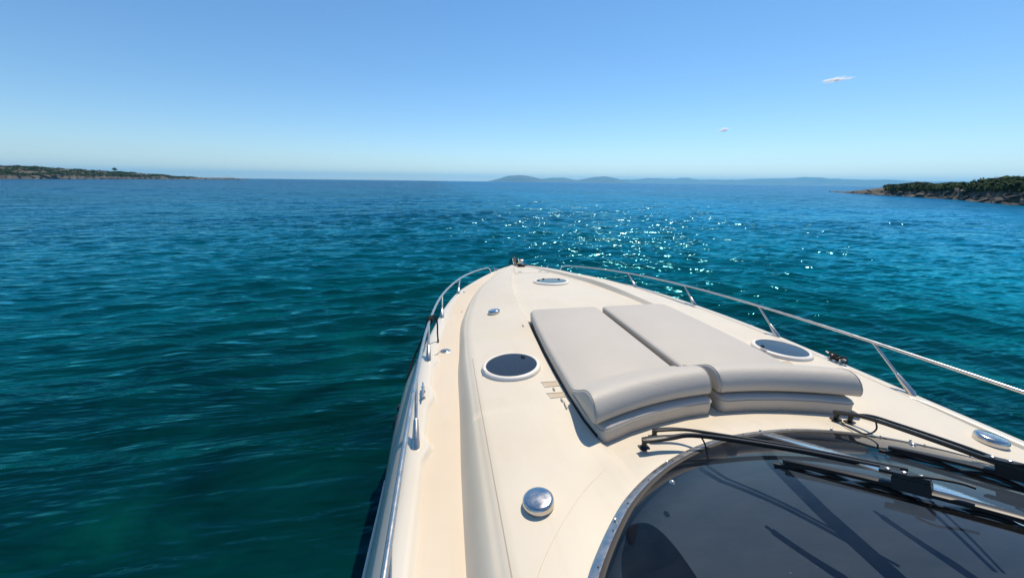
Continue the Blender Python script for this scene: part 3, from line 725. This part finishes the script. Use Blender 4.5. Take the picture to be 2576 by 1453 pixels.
# --- deck filler cap and a bit of wire on the side deck
fx, fy = -2.0, 4.17
g = bgroup('filler_cap'); cz = float(dz(fy))+ZC+.002
sub(MB().lathe([(.060, 0), (.060, .004), (.054, .007), (.036, .007), (.034, .004), (.002, .004)], 32, c=(fx, fy, cz)).build('flange', M_STEEL), g)
sub(MB().lathe([(.030, .004), (.030, .009), (.026, .011), (.002, .011)], 28, c=(fx, fy, cz)).build('cap', M_VENT), g)
sub(MB().box((fx, fy, cz+.012), (.036, .007, .004)).build('cap_slot', M_STEEL), g)
bpart(MB().tube(up(smooth_path([(-2.15, 4.02, -1.868), (-2.12, 4.06, -1.885), (-2.09, 4.10, -1.893), (-2.06, 4.17, -1.894)])), .003, 6).build('wire_stub', M_STEEL))

# --- cleats
def cleat(x, y, z, ang, L=.24):
    c = up([(x, y, z)])[0]; ca, sa = math.cos(ang), math.sin(ang); d = np.array((-sa, ca, 0)); q = np.array((ca, sa, 0))
    g = bgroup('mooring_cleat')
    for s in (-.055, .055):
        p = c+d*s
        sub(MB().lathe([(.024, -.01), (.024, .006), (.015, .016), (.012, .034), (.017, .050), (.010, .058)], 14, c=p).build('cleat_foot', M_STEEL), g)
    bar = [c+d*t*L/2+np.array((0, 0, .052+.006*abs(t)**2)) for t in np.linspace(-1, 1, 13)]
    sub(MB().tube(bar, [.007+.004*(1-abs(t)) for t in np.linspace(-1, 1, 13)], 10).build('cleat_bar', M_STEEL), g)
cleat(-2.213, 3.17, -1.857, 0.03); cleat(2.215, 3.17, -1.857, -0.03)
cleat(-.675, 9.45, -2.172, .42, .26); cleat(.675, 9.45, -2.172, -.42, .26)

# --- recessed footholds, pad eyes
def foothold(xa, xb, y0, y1, sgn):
    poly = [(xa, y0), (xb-.01, y0+.005), (xb, y0+.03), (xb-.02, y1), (xa+.012, y1+.002), (xa, y1-.02)]
    poly = [(sgn*x, y) for x, y in poly]; cxm = np.mean([p[0] for p in poly]); cym = np.mean([p[1] for p in poly])
    rows = []
    for k, h in ((1.14, .0002), (1.06, .006), (1.0, .006), (.93, .0012), (.5, .0012)):
        rows.append([(cxm+(x-cxm)*k, cym+(y-cym)*k, zdeck(abs(cxm+(x-cxm)*k), cym+(y-cym)*k)+h) for x, y in poly])
    g = bgroup('step_recess')
    sub(MB().grid(up(rows[:4]), closed_v=True).build('recess_lip', M_DECK, angle=50), g)
    b_ = MB(); b_.add(up(rows[3]), [tuple(range(6)) if sgn < 0 else tuple(range(5, -1, -1))]); sub(b_.build('recess_floor', M_TAN, angle=20), g)
foothold(1.195, 1.085, 2.765, 2.845, -1); foothold(1.195, 1.085, 2.59, 2.66, -1); foothold(1.255, 1.13, 2.755, 2.86, 1)
def padeye(x, y, ang=0.2, l=.06):
    c = up([(x, y, zdeck(abs(x), y))])[0]; d = np.array((math.sin(ang), math.cos(ang), 0))
    bpart(MB().tube(smooth_path([c-d*l/2, c-d*l/2+(0, 0, .012), c+d*l/2+(0, 0, .012), c+d*l/2]), .0065, 8).build('pad_eye', M_WHITE))
padeye(-1.115, 2.47, .1, .075); padeye(-1.075, 4.22, .1, .05); padeye(-1.135, 2.715, 0, .03); padeye(-1.12, 2.545, 0, .03)
padeye(-1.73, 5.62, .3, .03)

# --- anchor locker lid, windlass, bow roller
bl = [(x, y, zdeck(abs(x), y)+.012) for x, y in ((-.40, 8.30), (.40, 8.30), (.20, 9.45), (-.20, 9.45))]
b_ = MB(); n4 = []
for h in (-.012, .0):
    n4 += [(x, y, z+h) for x, y, z in bl]
b_.add(up(n4), [(4, 5, 6, 7), (0, 1, 5, 4), (1, 2, 6, 5), (2, 3, 7, 6), (3, 0, 4, 7)])
lid = bpart(b_.build('anchor_locker_lid', M_DECK, angle=20))
for x in (-.24, .24):
    p = up([(x, 8.50, zdeck(abs(x), 8.50)+.014)])[0]
    sub(MB().box(p, (.09, .025, .006)).build('lid_latch', M_BLACK), lid).matrix_parent_inverse = Matrix.Identity(4)
wz = zdeck(0, 9.75)
g = bgroup('windlass')
c0 = up([(.05, 9.75, wz)])[0]
sub(MB().lathe([(.10, -.01), (.10, .02), (.085, .03), (.105, .038), (.11, .060), (.092, .074), (.05, .078)], 26, c=c0).build('windlass_base', M_RUBBER), g)
ch = MB()
for k in range(16):
    a0 = k/16*6.283; cc = c0+np.array((math.cos(a0)*.103, math.sin(a0)*.103, .048+.010*(k % 2)))
    ring = [cc+np.array((math.cos(t)*.018*math.sin(a0)*-1, math.cos(t)*.018*math.cos(a0), math.sin(t)*.012)) for t in np.linspace(0, 6.283, 9)[:-1]]
    ring.append(ring[0]); ch.tube(ring, .005, 6, cap=False)
sub(ch.build('chain', M_BLACK), g)
sub(MB().lathe([(.055, .07), (.055, .09), (.044, .105), (.043, .140), (.052, .165), (.066, .174), (.068, .184), (.058, .190), (.002, .192)], 30, c=c0).build('windlass_drum', M_STEEL), g)
sub(MB().tube(smooth_path([c0+(.08, .02, .03), c0+(.16, -.02, .045), c0+(.26, -.08, .06), c0+(.40, -.22, .065)]), .007, 6).build('windlass_cable', M_BLACK), g)
g = bgroup('bow_roller'); rz0 = ZC-2.285
for x in (-.075, .085):
    pr = [(9.98, rz0+.02), (10.4, rz0-.02), (10.85, rz0-.07), (10.98, rz0-.02), (10.80, rz0+.10), (10.48, rz0+.225), (10.36, rz0+.23), (10.14, rz0+.10)]
    vv = [(x+t, y, z) for t in (-.006, .006) for y, z in pr]; k = len(pr)
    ff = [tuple(range(k)), tuple(range(2*k-1, k-1, -1))]+[(i, i+k, (i+1) % k+k, (i+1) % k) for i in range(k)]
    sub(mesh_obj('cheek_plate', vv, ff, M_DARK, None, False), g)
sub(MB().tube([(-.068, 10.72, rz0+.02), (.078, 10.72, rz0+.02)], .05, 16).build('roller', M_RUBBER), g)
sub(MB().tube(smooth_path([(-.072, 10.42, rz0+.15), (-.07, 10.45, rz0+.27), (-.03, 10.46, rz0+.295), (.02, 10.47, rz0+.31), (.075, 10.45, rz0+.25), (.08, 10.42, rz0+.15)]), .008, 8).build('roller_bail', M_BLACK), g)
g = bgroup('anchor')
sub(MB().tube([(.0, 10.02, rz0+.06), (.0, 10.4, rz0+.08), (.0, 10.80, rz0+.10)], [.018, .022, .026], 8).build('anchor_shank', M_STEEL), g)
sub(MB().add([(-.05, 10.42, rz0+.09), (.055, 10.42, rz0+.09), (.06, 10.55, rz0+.21), (-.055, 10.55, rz0+.21), (.0, 10.62, rz0+.10)], [(0, 1, 2, 3), (0, 3, 4), (1, 4, 2), (2, 4, 3), (0, 4, 1)]).build('anchor_fluke', M_BLACK, smooth=False), g)
sub(MB().box((.045, 10.18, rz0+.10), (.055, .06, .06)).build('anchor_tag', M_YELLOW), g)
for x, y in ((.81, 8.72), (.93, 8.66)):
    bpart(MB().lathe([(.050, 0), (.050, .010), (.042, .016), (.002, .017)], 20, c=(x, y, float(np.interp(x, [float(dw(y)), float(gw(y))], [float(dz(y)), float(gz(y))]))+ZC+.003)).build('rubber_pad', M_RUBBER))
b_ = MB(); b_.add(up([(x, y, zdeck(x, y)+.006) for x, y in ((.25, 9.30), (.40, 9.12), (.24, 9.68), (.15, 9.80))]), [(0, 1, 2, 3)]); bpart(b_.build('recess_patch', mat('grey_patch', (.2, .2, .21), .8)))  # flat grey patch laid on the deck in place of a recess

# --- windscreen
xs_full = np.concatenate([-AX[::-1], AX[1:]]); ys_full = np.concatenate([AY[::-1], AY[1:]])
arc = smooth_path(np.stack([xs_full, ys_full, np.zeros_like(xs_full)], 1), 6)
arc[:, 2] = arc_z(arc[:, 0])
T = np.gradient(arc, axis=0); T[:, 2] = 0; T /= np.linalg.norm(T, axis=1)[:, None]
Nn = np.stack([T[:, 1], -T[:, 0], np.zeros(len(T))], 1)      # inwards (aft)
Nn *= np.sign((Nn*np.stack([-arc[:, 0]*.3, -np.ones(len(arc)), np.zeros(len(arc))], 1)).sum(1))[:, None]
wsr = bgroup('windscreen')
def strip(offs):
    return [[arc[i]+Nn[i]*o+np.array((0, 0, h)) for o, h in offs] for i in range(len(arc))]
sub(MB().grid(up(strip([(-.008, -.03), (-.008, .006), (.0, .012), (.030, .026), (.038, .028), (.042, .020)]))).build('screen_frame', M_ALU, angle=45), wsr)
sub(MB().grid(up(strip([(.036, .0275), (.046, .031), (.060, .033), (.066, .030)]))).build('screen_gasket', M_GASKET, angle=45), wsr)
def glass_pt(i, t):
    b0 = arc[i]+Nn[i]*.058+np.array((0, 0, .031)); top = np.array((b0[0]*.74, b0[1]-1.62-.1*abs(b0[0]), b0[2]+.53+.03*abs(b0[0])))
    p = b0*(1-t)+top*t; p[2] += .055*math.sin(math.pi*min(1, t))
    return p
mid = int(np.argmin(np.abs(arc[:, 0])))
GT = np.linspace(0, 1, 26)
for lo, hi in ((0, mid), (mid, len(arc)-1)):
    rows = [[glass_pt(i, t) for t in GT[::-1]] for i in range(lo, hi+1)]
    sub(MB().grid(up(rows)).build('glass_pane', M_GLASS, angle=None, up=True), wsr)
# centre bar, with its black edging
ctr = np.array([glass_pt(mid, t) for t in GT]); cx_ = np.array((1, 0, 0))
sub(MB().grid(up([[p+cx_*o+np.array((0, 0, h)) for o, h in ((-.038, .001), (-.036, .007), (-.031, .009), (.031, .009), (.036, .007), (.038, .001))] for p in ctr])).build('centre_bar', M_BAR, angle=45), wsr)
sub(MB().grid(up([[p+cx_*o+np.array((0, 0, h)) for o, h in ((-.048, .0005), (-.043, .003), (.043, .003), (.048, .0005))] for p in ctr])).build('bar_gasket', M_GASKET, angle=45), wsr)
# press studs on the frame
for x in (-1.48, -1.23, -.77, .02, .47, .9, 1.24):
    i = int(np.argmin(np.abs(arc[:, 0]-x))); p = up([arc[i]+Nn[i]*.008+np.array((0, 0, .014))])[0]
    sub(MB().lathe([(.008, 0), (.008, .004), (.0045, .007), (.0045, .012), (.0075, .015), (.005, .019), (.001, .020)], 12, c=p).build('press_stud', M_STEEL), wsr)
for i in range(6, len(arc)-6, 7):
    p = up([arc[i]+Nn[i]*.022+np.array((0, 0, .0235))])[0]
    sub(MB().lathe([(.0045, 0), (.004, .0025), (.001, .003)], 8, c=p).build('frame_screw', M_GASKET), wsr)
# chrome clips on the glass
for i, t in ((mid-22, .05), (mid+20, .05)):
    p = up([glass_pt(i, t)])[0]
    sub(MB().lathe([(.016, .001), (.014, .006), (.005, .011), (.001, .012)], 16, c=p).build('glass_clip', M_STEEL), wsr)

ml_ = [arc[i]-Nn[i]*.21 for i in range(len(arc)) if -1.56 < arc[i][0] < -.97]
bpart(MB().grid(up([[(x+o, y, zdeck(abs(x+o), y)+h) for o, h in ((-.004, .0002), (0, .0012), (.004, .0002))] for x, y, z in ml_])).build('moulding_line', mat('moulding_line_gel', (.60, .50, .37), .5)))
# --- dashboard under the glass
def dash_mat():
    m = mat('dash_moulding', (.20, .21, .22), .6); b = bsdf(m); co = coords(m)
    n = noise(m, coords(m, (1, 2.5, 1), (0, 0, .6)), 4, 6, .7, .4)
    ln(m, mix(m, ramp(m, n, [(.35, (0, 0, 0)), (.7, (1, 1, 1))]), (.13, .145, .165), (.185, .195, .21)), b.inputs['Base Color'])
    return m
M_DASH = dash_mat()
dash = bgroup('dashboard')
rows = []
for i in range(len(arc)):
    base = arc[i]
    rows.append([base+Nn[i]*.050+np.array((0, 0, .020)), base+Nn[i]*.066+np.array((0, 0, -.02)), base+Nn[i]*.10+np.array((0, 0, -.055)), base+Nn[i]*.17+np.array((0, 0, -.07)), base+Nn[i]*.20+np.array((0, 0, -.075)),
                 np.array((base[0]*.82, base[1]-.55, -1.64)), np.array((base[0]*.7, min(.55, base[1]-.8), -1.60)), np.array((base[0]*.66, min(.1, base[1]-1.2), -1.62)), np.array((base[0]*.66, min(.05, base[1]-1.25), -2.2))])
sub(MB().grid(up(rows)).build('dash_top', M_DASH, angle=40, up=True), dash)
pod = MB()
cxp, cyp = -1.13, 1.04; rows = []
for k, h in ((1.0, -1.68), (1.0, -1.575), (.97, -1.555), (.90, -1.545), (.5, -1.537), (.02, -1.535)):
    rows.append([(cxp+k*.115*math.copysign(abs(math.cos(t))**.7, math.cos(t)), cyp+k*.30*math.copysign(abs(math.sin(t))**.8, math.sin(t)), h) for t in np.linspace(0, 6.283, 41)[:-1]])
pod.grid(up(rows), closed_v=True)
sub(pod.build('instrument_pod', mat('navy_vinyl', (.006, .008, .013), .95, Specular_IOR_Level=.05), angle=50), dash)

# --- wipers
def flat_arm(pts, w, h):
    P = np.asarray(pts, float); T_ = np.gradient(P, axis=0); T_ /= np.linalg.norm(T_, axis=1)[:, None]; rows = []
    ww = np.full(len(P), w) if np.isscalar(w) else np.asarray(w)
    for i in range(len(P)):
        s = np.cross(T_[i], (0, 0, 1.0)); s /= np.linalg.norm(s); n = np.cross(s, T_[i])
        rows.append([P[i]+s*a*ww[i]/2+n*b*h/2 for a, b in ((-1, -1), (-1, .6), (-.6, 1), (.6, 1), (1, .6), (1, -1))])
    m = MB(); m.grid(rows, closed_v=True); k = len(rows)
    m.f.append(tuple(range(5, -1, -1))); m.f.append(tuple((k-1)*6+j for j in range(6))); return m
def wiper(pivots, arm1, arm2, tip, end, hold_t, hose=None):
    g = bgroup('windscreen_wiper')
    for p in pivots:
        c = up([p])[0]
        sub(MB().lathe([(.022, -.01), (.022, .008), (.014, .012), (.016, .040), (.018, .050), (.012, .064), (.006, .070)], 16, c=c).build('wiper_spindle', M_BLACK), g)
        sub(MB().box(c+(0.0, 0.0, .004), (.062, .040, .010)).build('spindle_plate', M_BLACK), g)
    for k, a_ in enumerate((arm1, arm2)):
        pa = smooth_path(a_, 6); n_ = len(pa)
        w_ = np.interp(np.linspace(0, 1, n_), [0, .05, .20, .36, 1], [.036, .046, .040, .023, .018])
        sub(flat_arm(up(pa), w_*(1 if k == 0 else .75), .022 if k == 0 else .014).build('wiper_arm', M_BLACK, angle=30), g)
    tip = np.array(tip, float); end = np.array(end, float)
    ts = np.linspace(0, 1, 26); line = np.array([tip+(end-tip)*t for t in ts])
    nrm = np.array((0, .30, .953)); d = (end-tip)/np.linalg.norm(end-tip); s = np.cross(d, nrm)
    lift = .012+.030*np.sin(np.clip(ts, 0, 1)*math.pi)**.8
    # rubber edge along the glass
    rb = [[p+nrm*.003+s*-.006, p+nrm*.016+s*-.010, p+nrm*.020, p+nrm*.016+s*.010, p+nrm*.003+s*.006] for p in line]
    sub(MB().grid(up(rb), closed_v=True).build('wiper_blade', M_RUBBER, angle=40), g)
    # spine and yokes above it
    sub(flat_arm(up([p+nrm*(.022+l) for p, l in zip(line[1:-1], lift[1:-1])]), np.interp(ts[1:-1], [0, .5, 1], [.022, .048, .024]), .018).build('blade_spine', M_BLACK, angle=35), g)
    for c0_, c1_ in ((.03, .30), (.28, .48), (.55, .76), (.74, .97)):
        y0, y1 = tip+(end-tip)*c0_, tip+(end-tip)*c1_; ym = (y0+y1)/2
        sub(flat_arm(up(smooth_path([y0+nrm*.016, ym+nrm*.040, y1+nrm*.016], 5)), .030, .016).build('blade_yoke', M_BLACK, angle=35), g)
    h = tip+(end-tip)*hold_t+nrm*.075
    Mx = np.array((s, d, nrm)).T
    sub(MB().box(up([h])[0], (.050, .115, .050), Mx).build('blade_holder', M_BLACK), g)
    sub(MB().box(up([h+nrm*.038-d*.02])[0], (.040, .15, .014), Mx).build('holder_clip', M_BLACK), g)
    for k in (-.05, 0, .05):
        sub(MB().lathe([(.009, 0), (.009, .005), (.003, .008)], 10, frame_M(Vector(nrm)), up([h+nrm*.045+d*k-d*.02])[0]).build('holder_bolt', M_STEEL), g)
    sub(MB().tube(up(smooth_path([h+nrm*.045+s*.03, h+nrm*.06+d*.06+s*.03, h+nrm*.055+d*.13, h+nrm*.05+d*.17])), .006, 8).build('washer_hose', M_RUBBER), g)
    if hose: sub(MB().tube(up(smooth_path(hose)), .005, 8).build('washer_hose', M_RUBBER), g)
    return g
wiper([(-.808, 1.86, -1.585), (-.680, 1.96, -1.600)],
      [(-.822, 1.863, -1.530), (-.66, 1.83, -1.505), (-.50, 1.765, -1.465), (-.17, 1.46, -1.372), (.04, 1.135, -1.262)],
      [(-.694, 1.966, -1.545), (-.56, 1.90, -1.508), (-.44, 1.78, -1.462), (-.13, 1.46, -1.366), (.075, 1.13, -1.255)],
      (-.365, 1.385, -1.385), (.10, .48, -1.090), .47,
      [(-.50, 1.765, -1.468), (-.485, 1.745, -1.50), (-.47, 1.735, -1.545)])
wiper([(.735, 1.95, -1.615), (.80, 1.905, -1.615)],
      [(.728, 1.965, -1.560), (.735, 1.83, -1.500), (.70, 1.65, -1.435), (.57, 1.28, -1.300), (.475, 1.05, -1.215)],
      [(.80, 1.92, -1.562), (.80, 1.80, -1.490), (.755, 1.62, -1.425), (.62, 1.26, -1.292), (.505, 1.04, -1.208)],
      (.275, 1.37, -1.375), (.46, .38, -1.06), .45,
      [(.725, 1.72, -1.450), (.70, 1.68, -1.50), (.66, 1.70, -1.545), (.66, 1.80, -1.57), (.70, 1.90, -1.585)])

# ------------------------------------------------------------------ cushions on the foredeck
def slab(name, outline, z_top, thick, r, label, cat, group=None):
    """padded slab: outline (ccw), rounded top edge, slightly crowned; a piping bead follows the top seam"""
    O = np.array(outline); n = len(O); Z = np.array([z_top(x, y) for x, y in O])
    Tn = np.roll(O, -1, 0)-np.roll(O, 1, 0); Tn /= np.linalg.norm(Tn, axis=1)[:, None]; Nm = np.stack([-Tn[:, 1], Tn[:, 0]], 1)
    rows = []
    for ins, h in ((.012, -thick), (.004, -thick+.012), (.0, -thick*.6), (.001, -r*1.0), (.004, -r*.6), (r*.35, -r*.28), (r*.8, -r*.06), (r*1.4, .003)):
        q = O+Nm*ins; rows.append(np.column_stack([q, Z+h]))
    c = O.mean(0)
    root = empty(name, (c[0], c[1], float(Z.mean())-thick+ZC)); tag(root, label, cat, group)
    inv = Matrix.Translation((-c[0], -c[1], -(float(Z.mean())-thick+ZC)))
    m = MB().grid(up(rows), closed_v=True); m.f.append(tuple(len(m.v)-n+j for j in range(n))); m.f.append(tuple(range(n-1, -1, -1)))
    o = m.build('pad', M_VINYL, angle=None); o.parent = root; o.matrix_parent_inverse = inv
    pp = np.column_stack([O-Nm*.0005, Z-r*.95]); pp = np.vstack([pp, pp[:1]])
    pi = MB().tube(up(pp), .0034, 6, cap=False).build('piping', M_PIPING); pi.parent = root; pi.matrix_parent_inverse = inv
    return root
def gap_shade_strip(root, outline):  # black strip standing in for the shade in the gap beside the pad
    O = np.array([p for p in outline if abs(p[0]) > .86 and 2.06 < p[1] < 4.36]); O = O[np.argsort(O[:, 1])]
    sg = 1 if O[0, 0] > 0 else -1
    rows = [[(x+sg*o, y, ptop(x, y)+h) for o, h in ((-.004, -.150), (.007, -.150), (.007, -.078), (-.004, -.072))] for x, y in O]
    m = MB().grid(up(rows)).build('gap_shade_strip', M_RUBBER, angle=30); m.parent = root; m.matrix_parent_inverse = Matrix.Translation(-root.location)
def rear_y(x): return 2.235-.225*(abs(x)/1.05)**2
ptop = lambda x, y: -1.548-.004*(y-2.2)
def rounded(poly, rads, n=6):
    out = []
    k = len(poly)
    for i in range(k):
        p, a, b = (np.array(q, float) for q in (poly[i], poly[i-1], poly[(i+1) % k])); r = rads[i]
        if r == 0: out.append(p); continue
        u = (a-p)/np.linalg.norm(a-p); w = (b-p)/np.linalg.norm(b-p)
        for t in np.linspace(0, 1, n): out.append((1-t)**2*(p+u*r)+2*t*(1-t)*p+t*t*(p+w*r))
    return out
def pad_outline(sgn):
    outer = [(1.015, 2.02), (1.04, 2.25), (1.046, 2.6), (1.036, 3.0), (1.022, 3.4), (.992, 3.9), (.962, 4.25), (.93, 4.53)]
    inner_x = .032
    poly = [(inner_x, 4.53), (inner_x, 3.9), (inner_x, 3.3), (inner_x, 2.8), (inner_x, rear_y(0))]
    rear = [(x, rear_y(x)) for x in (.25, .5, .75)]
    pts = poly+rear+outer; rads = [.09, 0, 0, 0, .06]+[0]*3+[.08]+[0]*6+[.13]
    pts = rounded(pts, rads)
    # refine long runs
    fine = []
    for i in range(len(pts)):
        a, b = np.array(pts[i]), np.array(pts[(i+1) % len(pts)]); k = max(1, int(np.linalg.norm(b-a)/.12))
        fine += [a+(b-a)*t/k for t in range(k)]
    fine = np.array(fine)           # clockwise? -> make ccw
    fine[:, 0] *= sgn
    area = np.sum(fine[:, 0]*np.roll(fine[:, 1], -1)-np.roll(fine[:, 0], -1)*fine[:, 1])
    return fine if area > 0 else fine[::-1]
pA = slab('sun_pad', pad_outline(-1), ptop, .138, .030, 'long grey vinyl sunpad on the port half with a dark channel along its outer edge', 'sun pad', 'sunpads on the foredeck')
pB = slab('sun_pad', pad_outline(1), ptop, .138, .030, 'long grey vinyl sunpad on the starboard half beside the pale grey hatch', 'sun pad', 'sunpads on the foredeck')

gap_shade_strip(pA, pad_outline(-1)); gap_shade_strip(pB, pad_outline(1))
PROF = [(.05, .002), (.015, .004), (-.004, .012), (-.012, .035), (-.008, .070), (.008, .105), (.035, .138), (.070, .158), (.110, .166), (.155, .162), (.205, .145), (.260, .115), (.320, .078), (.385, .042), (.440, .018), (.475, .006), (.47, .001), (.3, .0), (.15, .0)]
def headrest(sgn, label):
    x0, x1 = .030, 1.065; xs = np.concatenate([[x0, x0+.004, x0+.014, x0+.03], np.linspace(x0+.06, x1-.06, 18), [x1-.03, x1-.014, x1-.004, x1]])
    kx = np.concatenate([[.86, .93, .975, 1], np.ones(18), [1, .975, .93, .86]])
    rows = []; base = []
    for x, k in zip(xs, kx):
        ry = rear_y(x)+.045; cy_, cz_ = .16, .06; row = []
        for d, h in PROF:
            d2, h2 = cy_+(d-cy_)*k, max(.001, cz_+(h-cz_)*k)
            row.append((sgn*x, ry+d2, ptop(x, ry+d2)+.013+h2))
        rows.append(row)
    if sgn < 0: rows = [r[::-1] for r in rows]
    root = empty('head_cushion', (sgn*.55, 2.3, -1.535+ZC)); tag(root, label, 'cushion', 'head cushions on the sunpads'); inv = Matrix.Translation((-sgn*.55, -2.3, 1.535-ZC))
    m = MB().grid(up(rows), closed_v=True); n = len(PROF)
    m.f.append(tuple(range(n))); m.f.append(tuple(len(m.v)-n+j for j in range(n-1, -1, -1)))
    o = m.build('pad', M_VINYL, angle=70); o.parent = root; o.matrix_parent_inverse = inv
    for i in (2, len(xs)-3):
        pp = np.array(rows[i]); pp = np.vstack([pp, pp[:1]]); pp[:, 2] += .001
        q = MB().tube(up(pp), .0036, 6, cap=False).build('piping', M_PIPING); q.parent = root; q.matrix_parent_inverse = inv
headrest(-1, 'thick rounded grey head cushion across the rear end of the port sunpad')
headrest(1, 'thick rounded grey head cushion behind the starboard windscreen wiper pivot')

# ------------------------------------------------------------------ ropes, fender
kn = up([(-2.168, 4.38, -1.582)])[0]
rp = empty('tied_rope', tuple(kn)); tag(rp, 'black rope knotted on the port guard rail with its tail hanging inboard', 'rope'); inv = Matrix.Translation(-Vector(kn))
b_ = MB()
for k in range(5):
    c = kn+np.array((.003*k, -.036+.018*k, .002*k)); a = np.linspace(0, 6.283, 15)
    b_.tube([c+np.array((math.cos(t)*.026, .008*math.sin(2*t), math.sin(t)*.026)) for t in a], .0105, 8, cap=False)
b_.tube(smooth_path([kn+(-.03, -.04, .0), kn+(0, -.01, .036), kn+(.03, .03, .01), kn+(0, .04, -.03)]), .011, 8)
def hang(o): o.parent = rp; o.matrix_parent_inverse = inv; return o
hang(b_.build('knot', M_ROPE))
hang(MB().tube(up(smooth_path([(-2.17, 4.40, -1.565), (-2.13, 4.44, -1.550), (-2.095, 4.46, -1.60), (-2.085, 4.46, -1.68), (-2.088, 4.44, -1.78), (-2.085, 4.43, -1.868)])), .0095, 8).build('rope_tail', M_ROPE))
hang(MB().tube(up([(-2.085, 4.432, -1.855), (-2.085, 4.43, -1.892)]), .0115, 8).build('rope_end', M_TAPE))
hang(MB().tube(up(smooth_path([(-2.195, 4.36, -1.59), (-2.26, 4.36, -1.80), (-2.36, 4.33, -2.0), (-2.425, 4.22, -2.15), (-2.468, 4.10, -2.35), (-2.485, 4.03, -2.5)])), .0105, 8).build('rope_fall', M_ROPE))
fz0 = -2.56+ZC
fe = empty('fender', (-2.53, 4.03, fz0-.72)); tag(fe, 'black boat fender hanging by its rope against the port hull side', 'fender')
MB().lathe([(.03, .78), (.035, .70), (.08, .66), (.10, .58), (.105, .35), (.10, .14), (.07, .05), (.03, .0)], 20).build('fender_body', mat('navy_fender', (.010, .011, .016), .45), fe)
MB().lathe([(.034, .72), (.04, .74), (.04, .80), (.02, .82)], 12).build('fender_eye', M_BLACK, fe)
ck = up([(2.215, 3.17, -1.857)])[0]
r2 = empty('cleat_rope', tuple(ck)); tag(r2, 'black line wrapped round the starboard mooring cleat', 'rope')
b_ = MB()
for k in range(4):
    a = np.linspace(0, 6.283*1.0, 17); s0 = -.04+.024*k
    b_.tube([np.array((math.cos(t)*.033, s0+.03*math.sin(t)*(1 if k % 2 else -1), .045+math.sin(t)*.028)) for t in a], .0085, 8, cap=False)
b_.build('rope_turns', M_ROPE, r2)
MB().tube(smooth_path([(.01, -.05, .075), (.02, -.10, .07), (.0, -.12, .03), (.03, -.08, .012), (.05, .02, .010)]), .0085, 8).build('rope_tail', M_ROPE, r2)
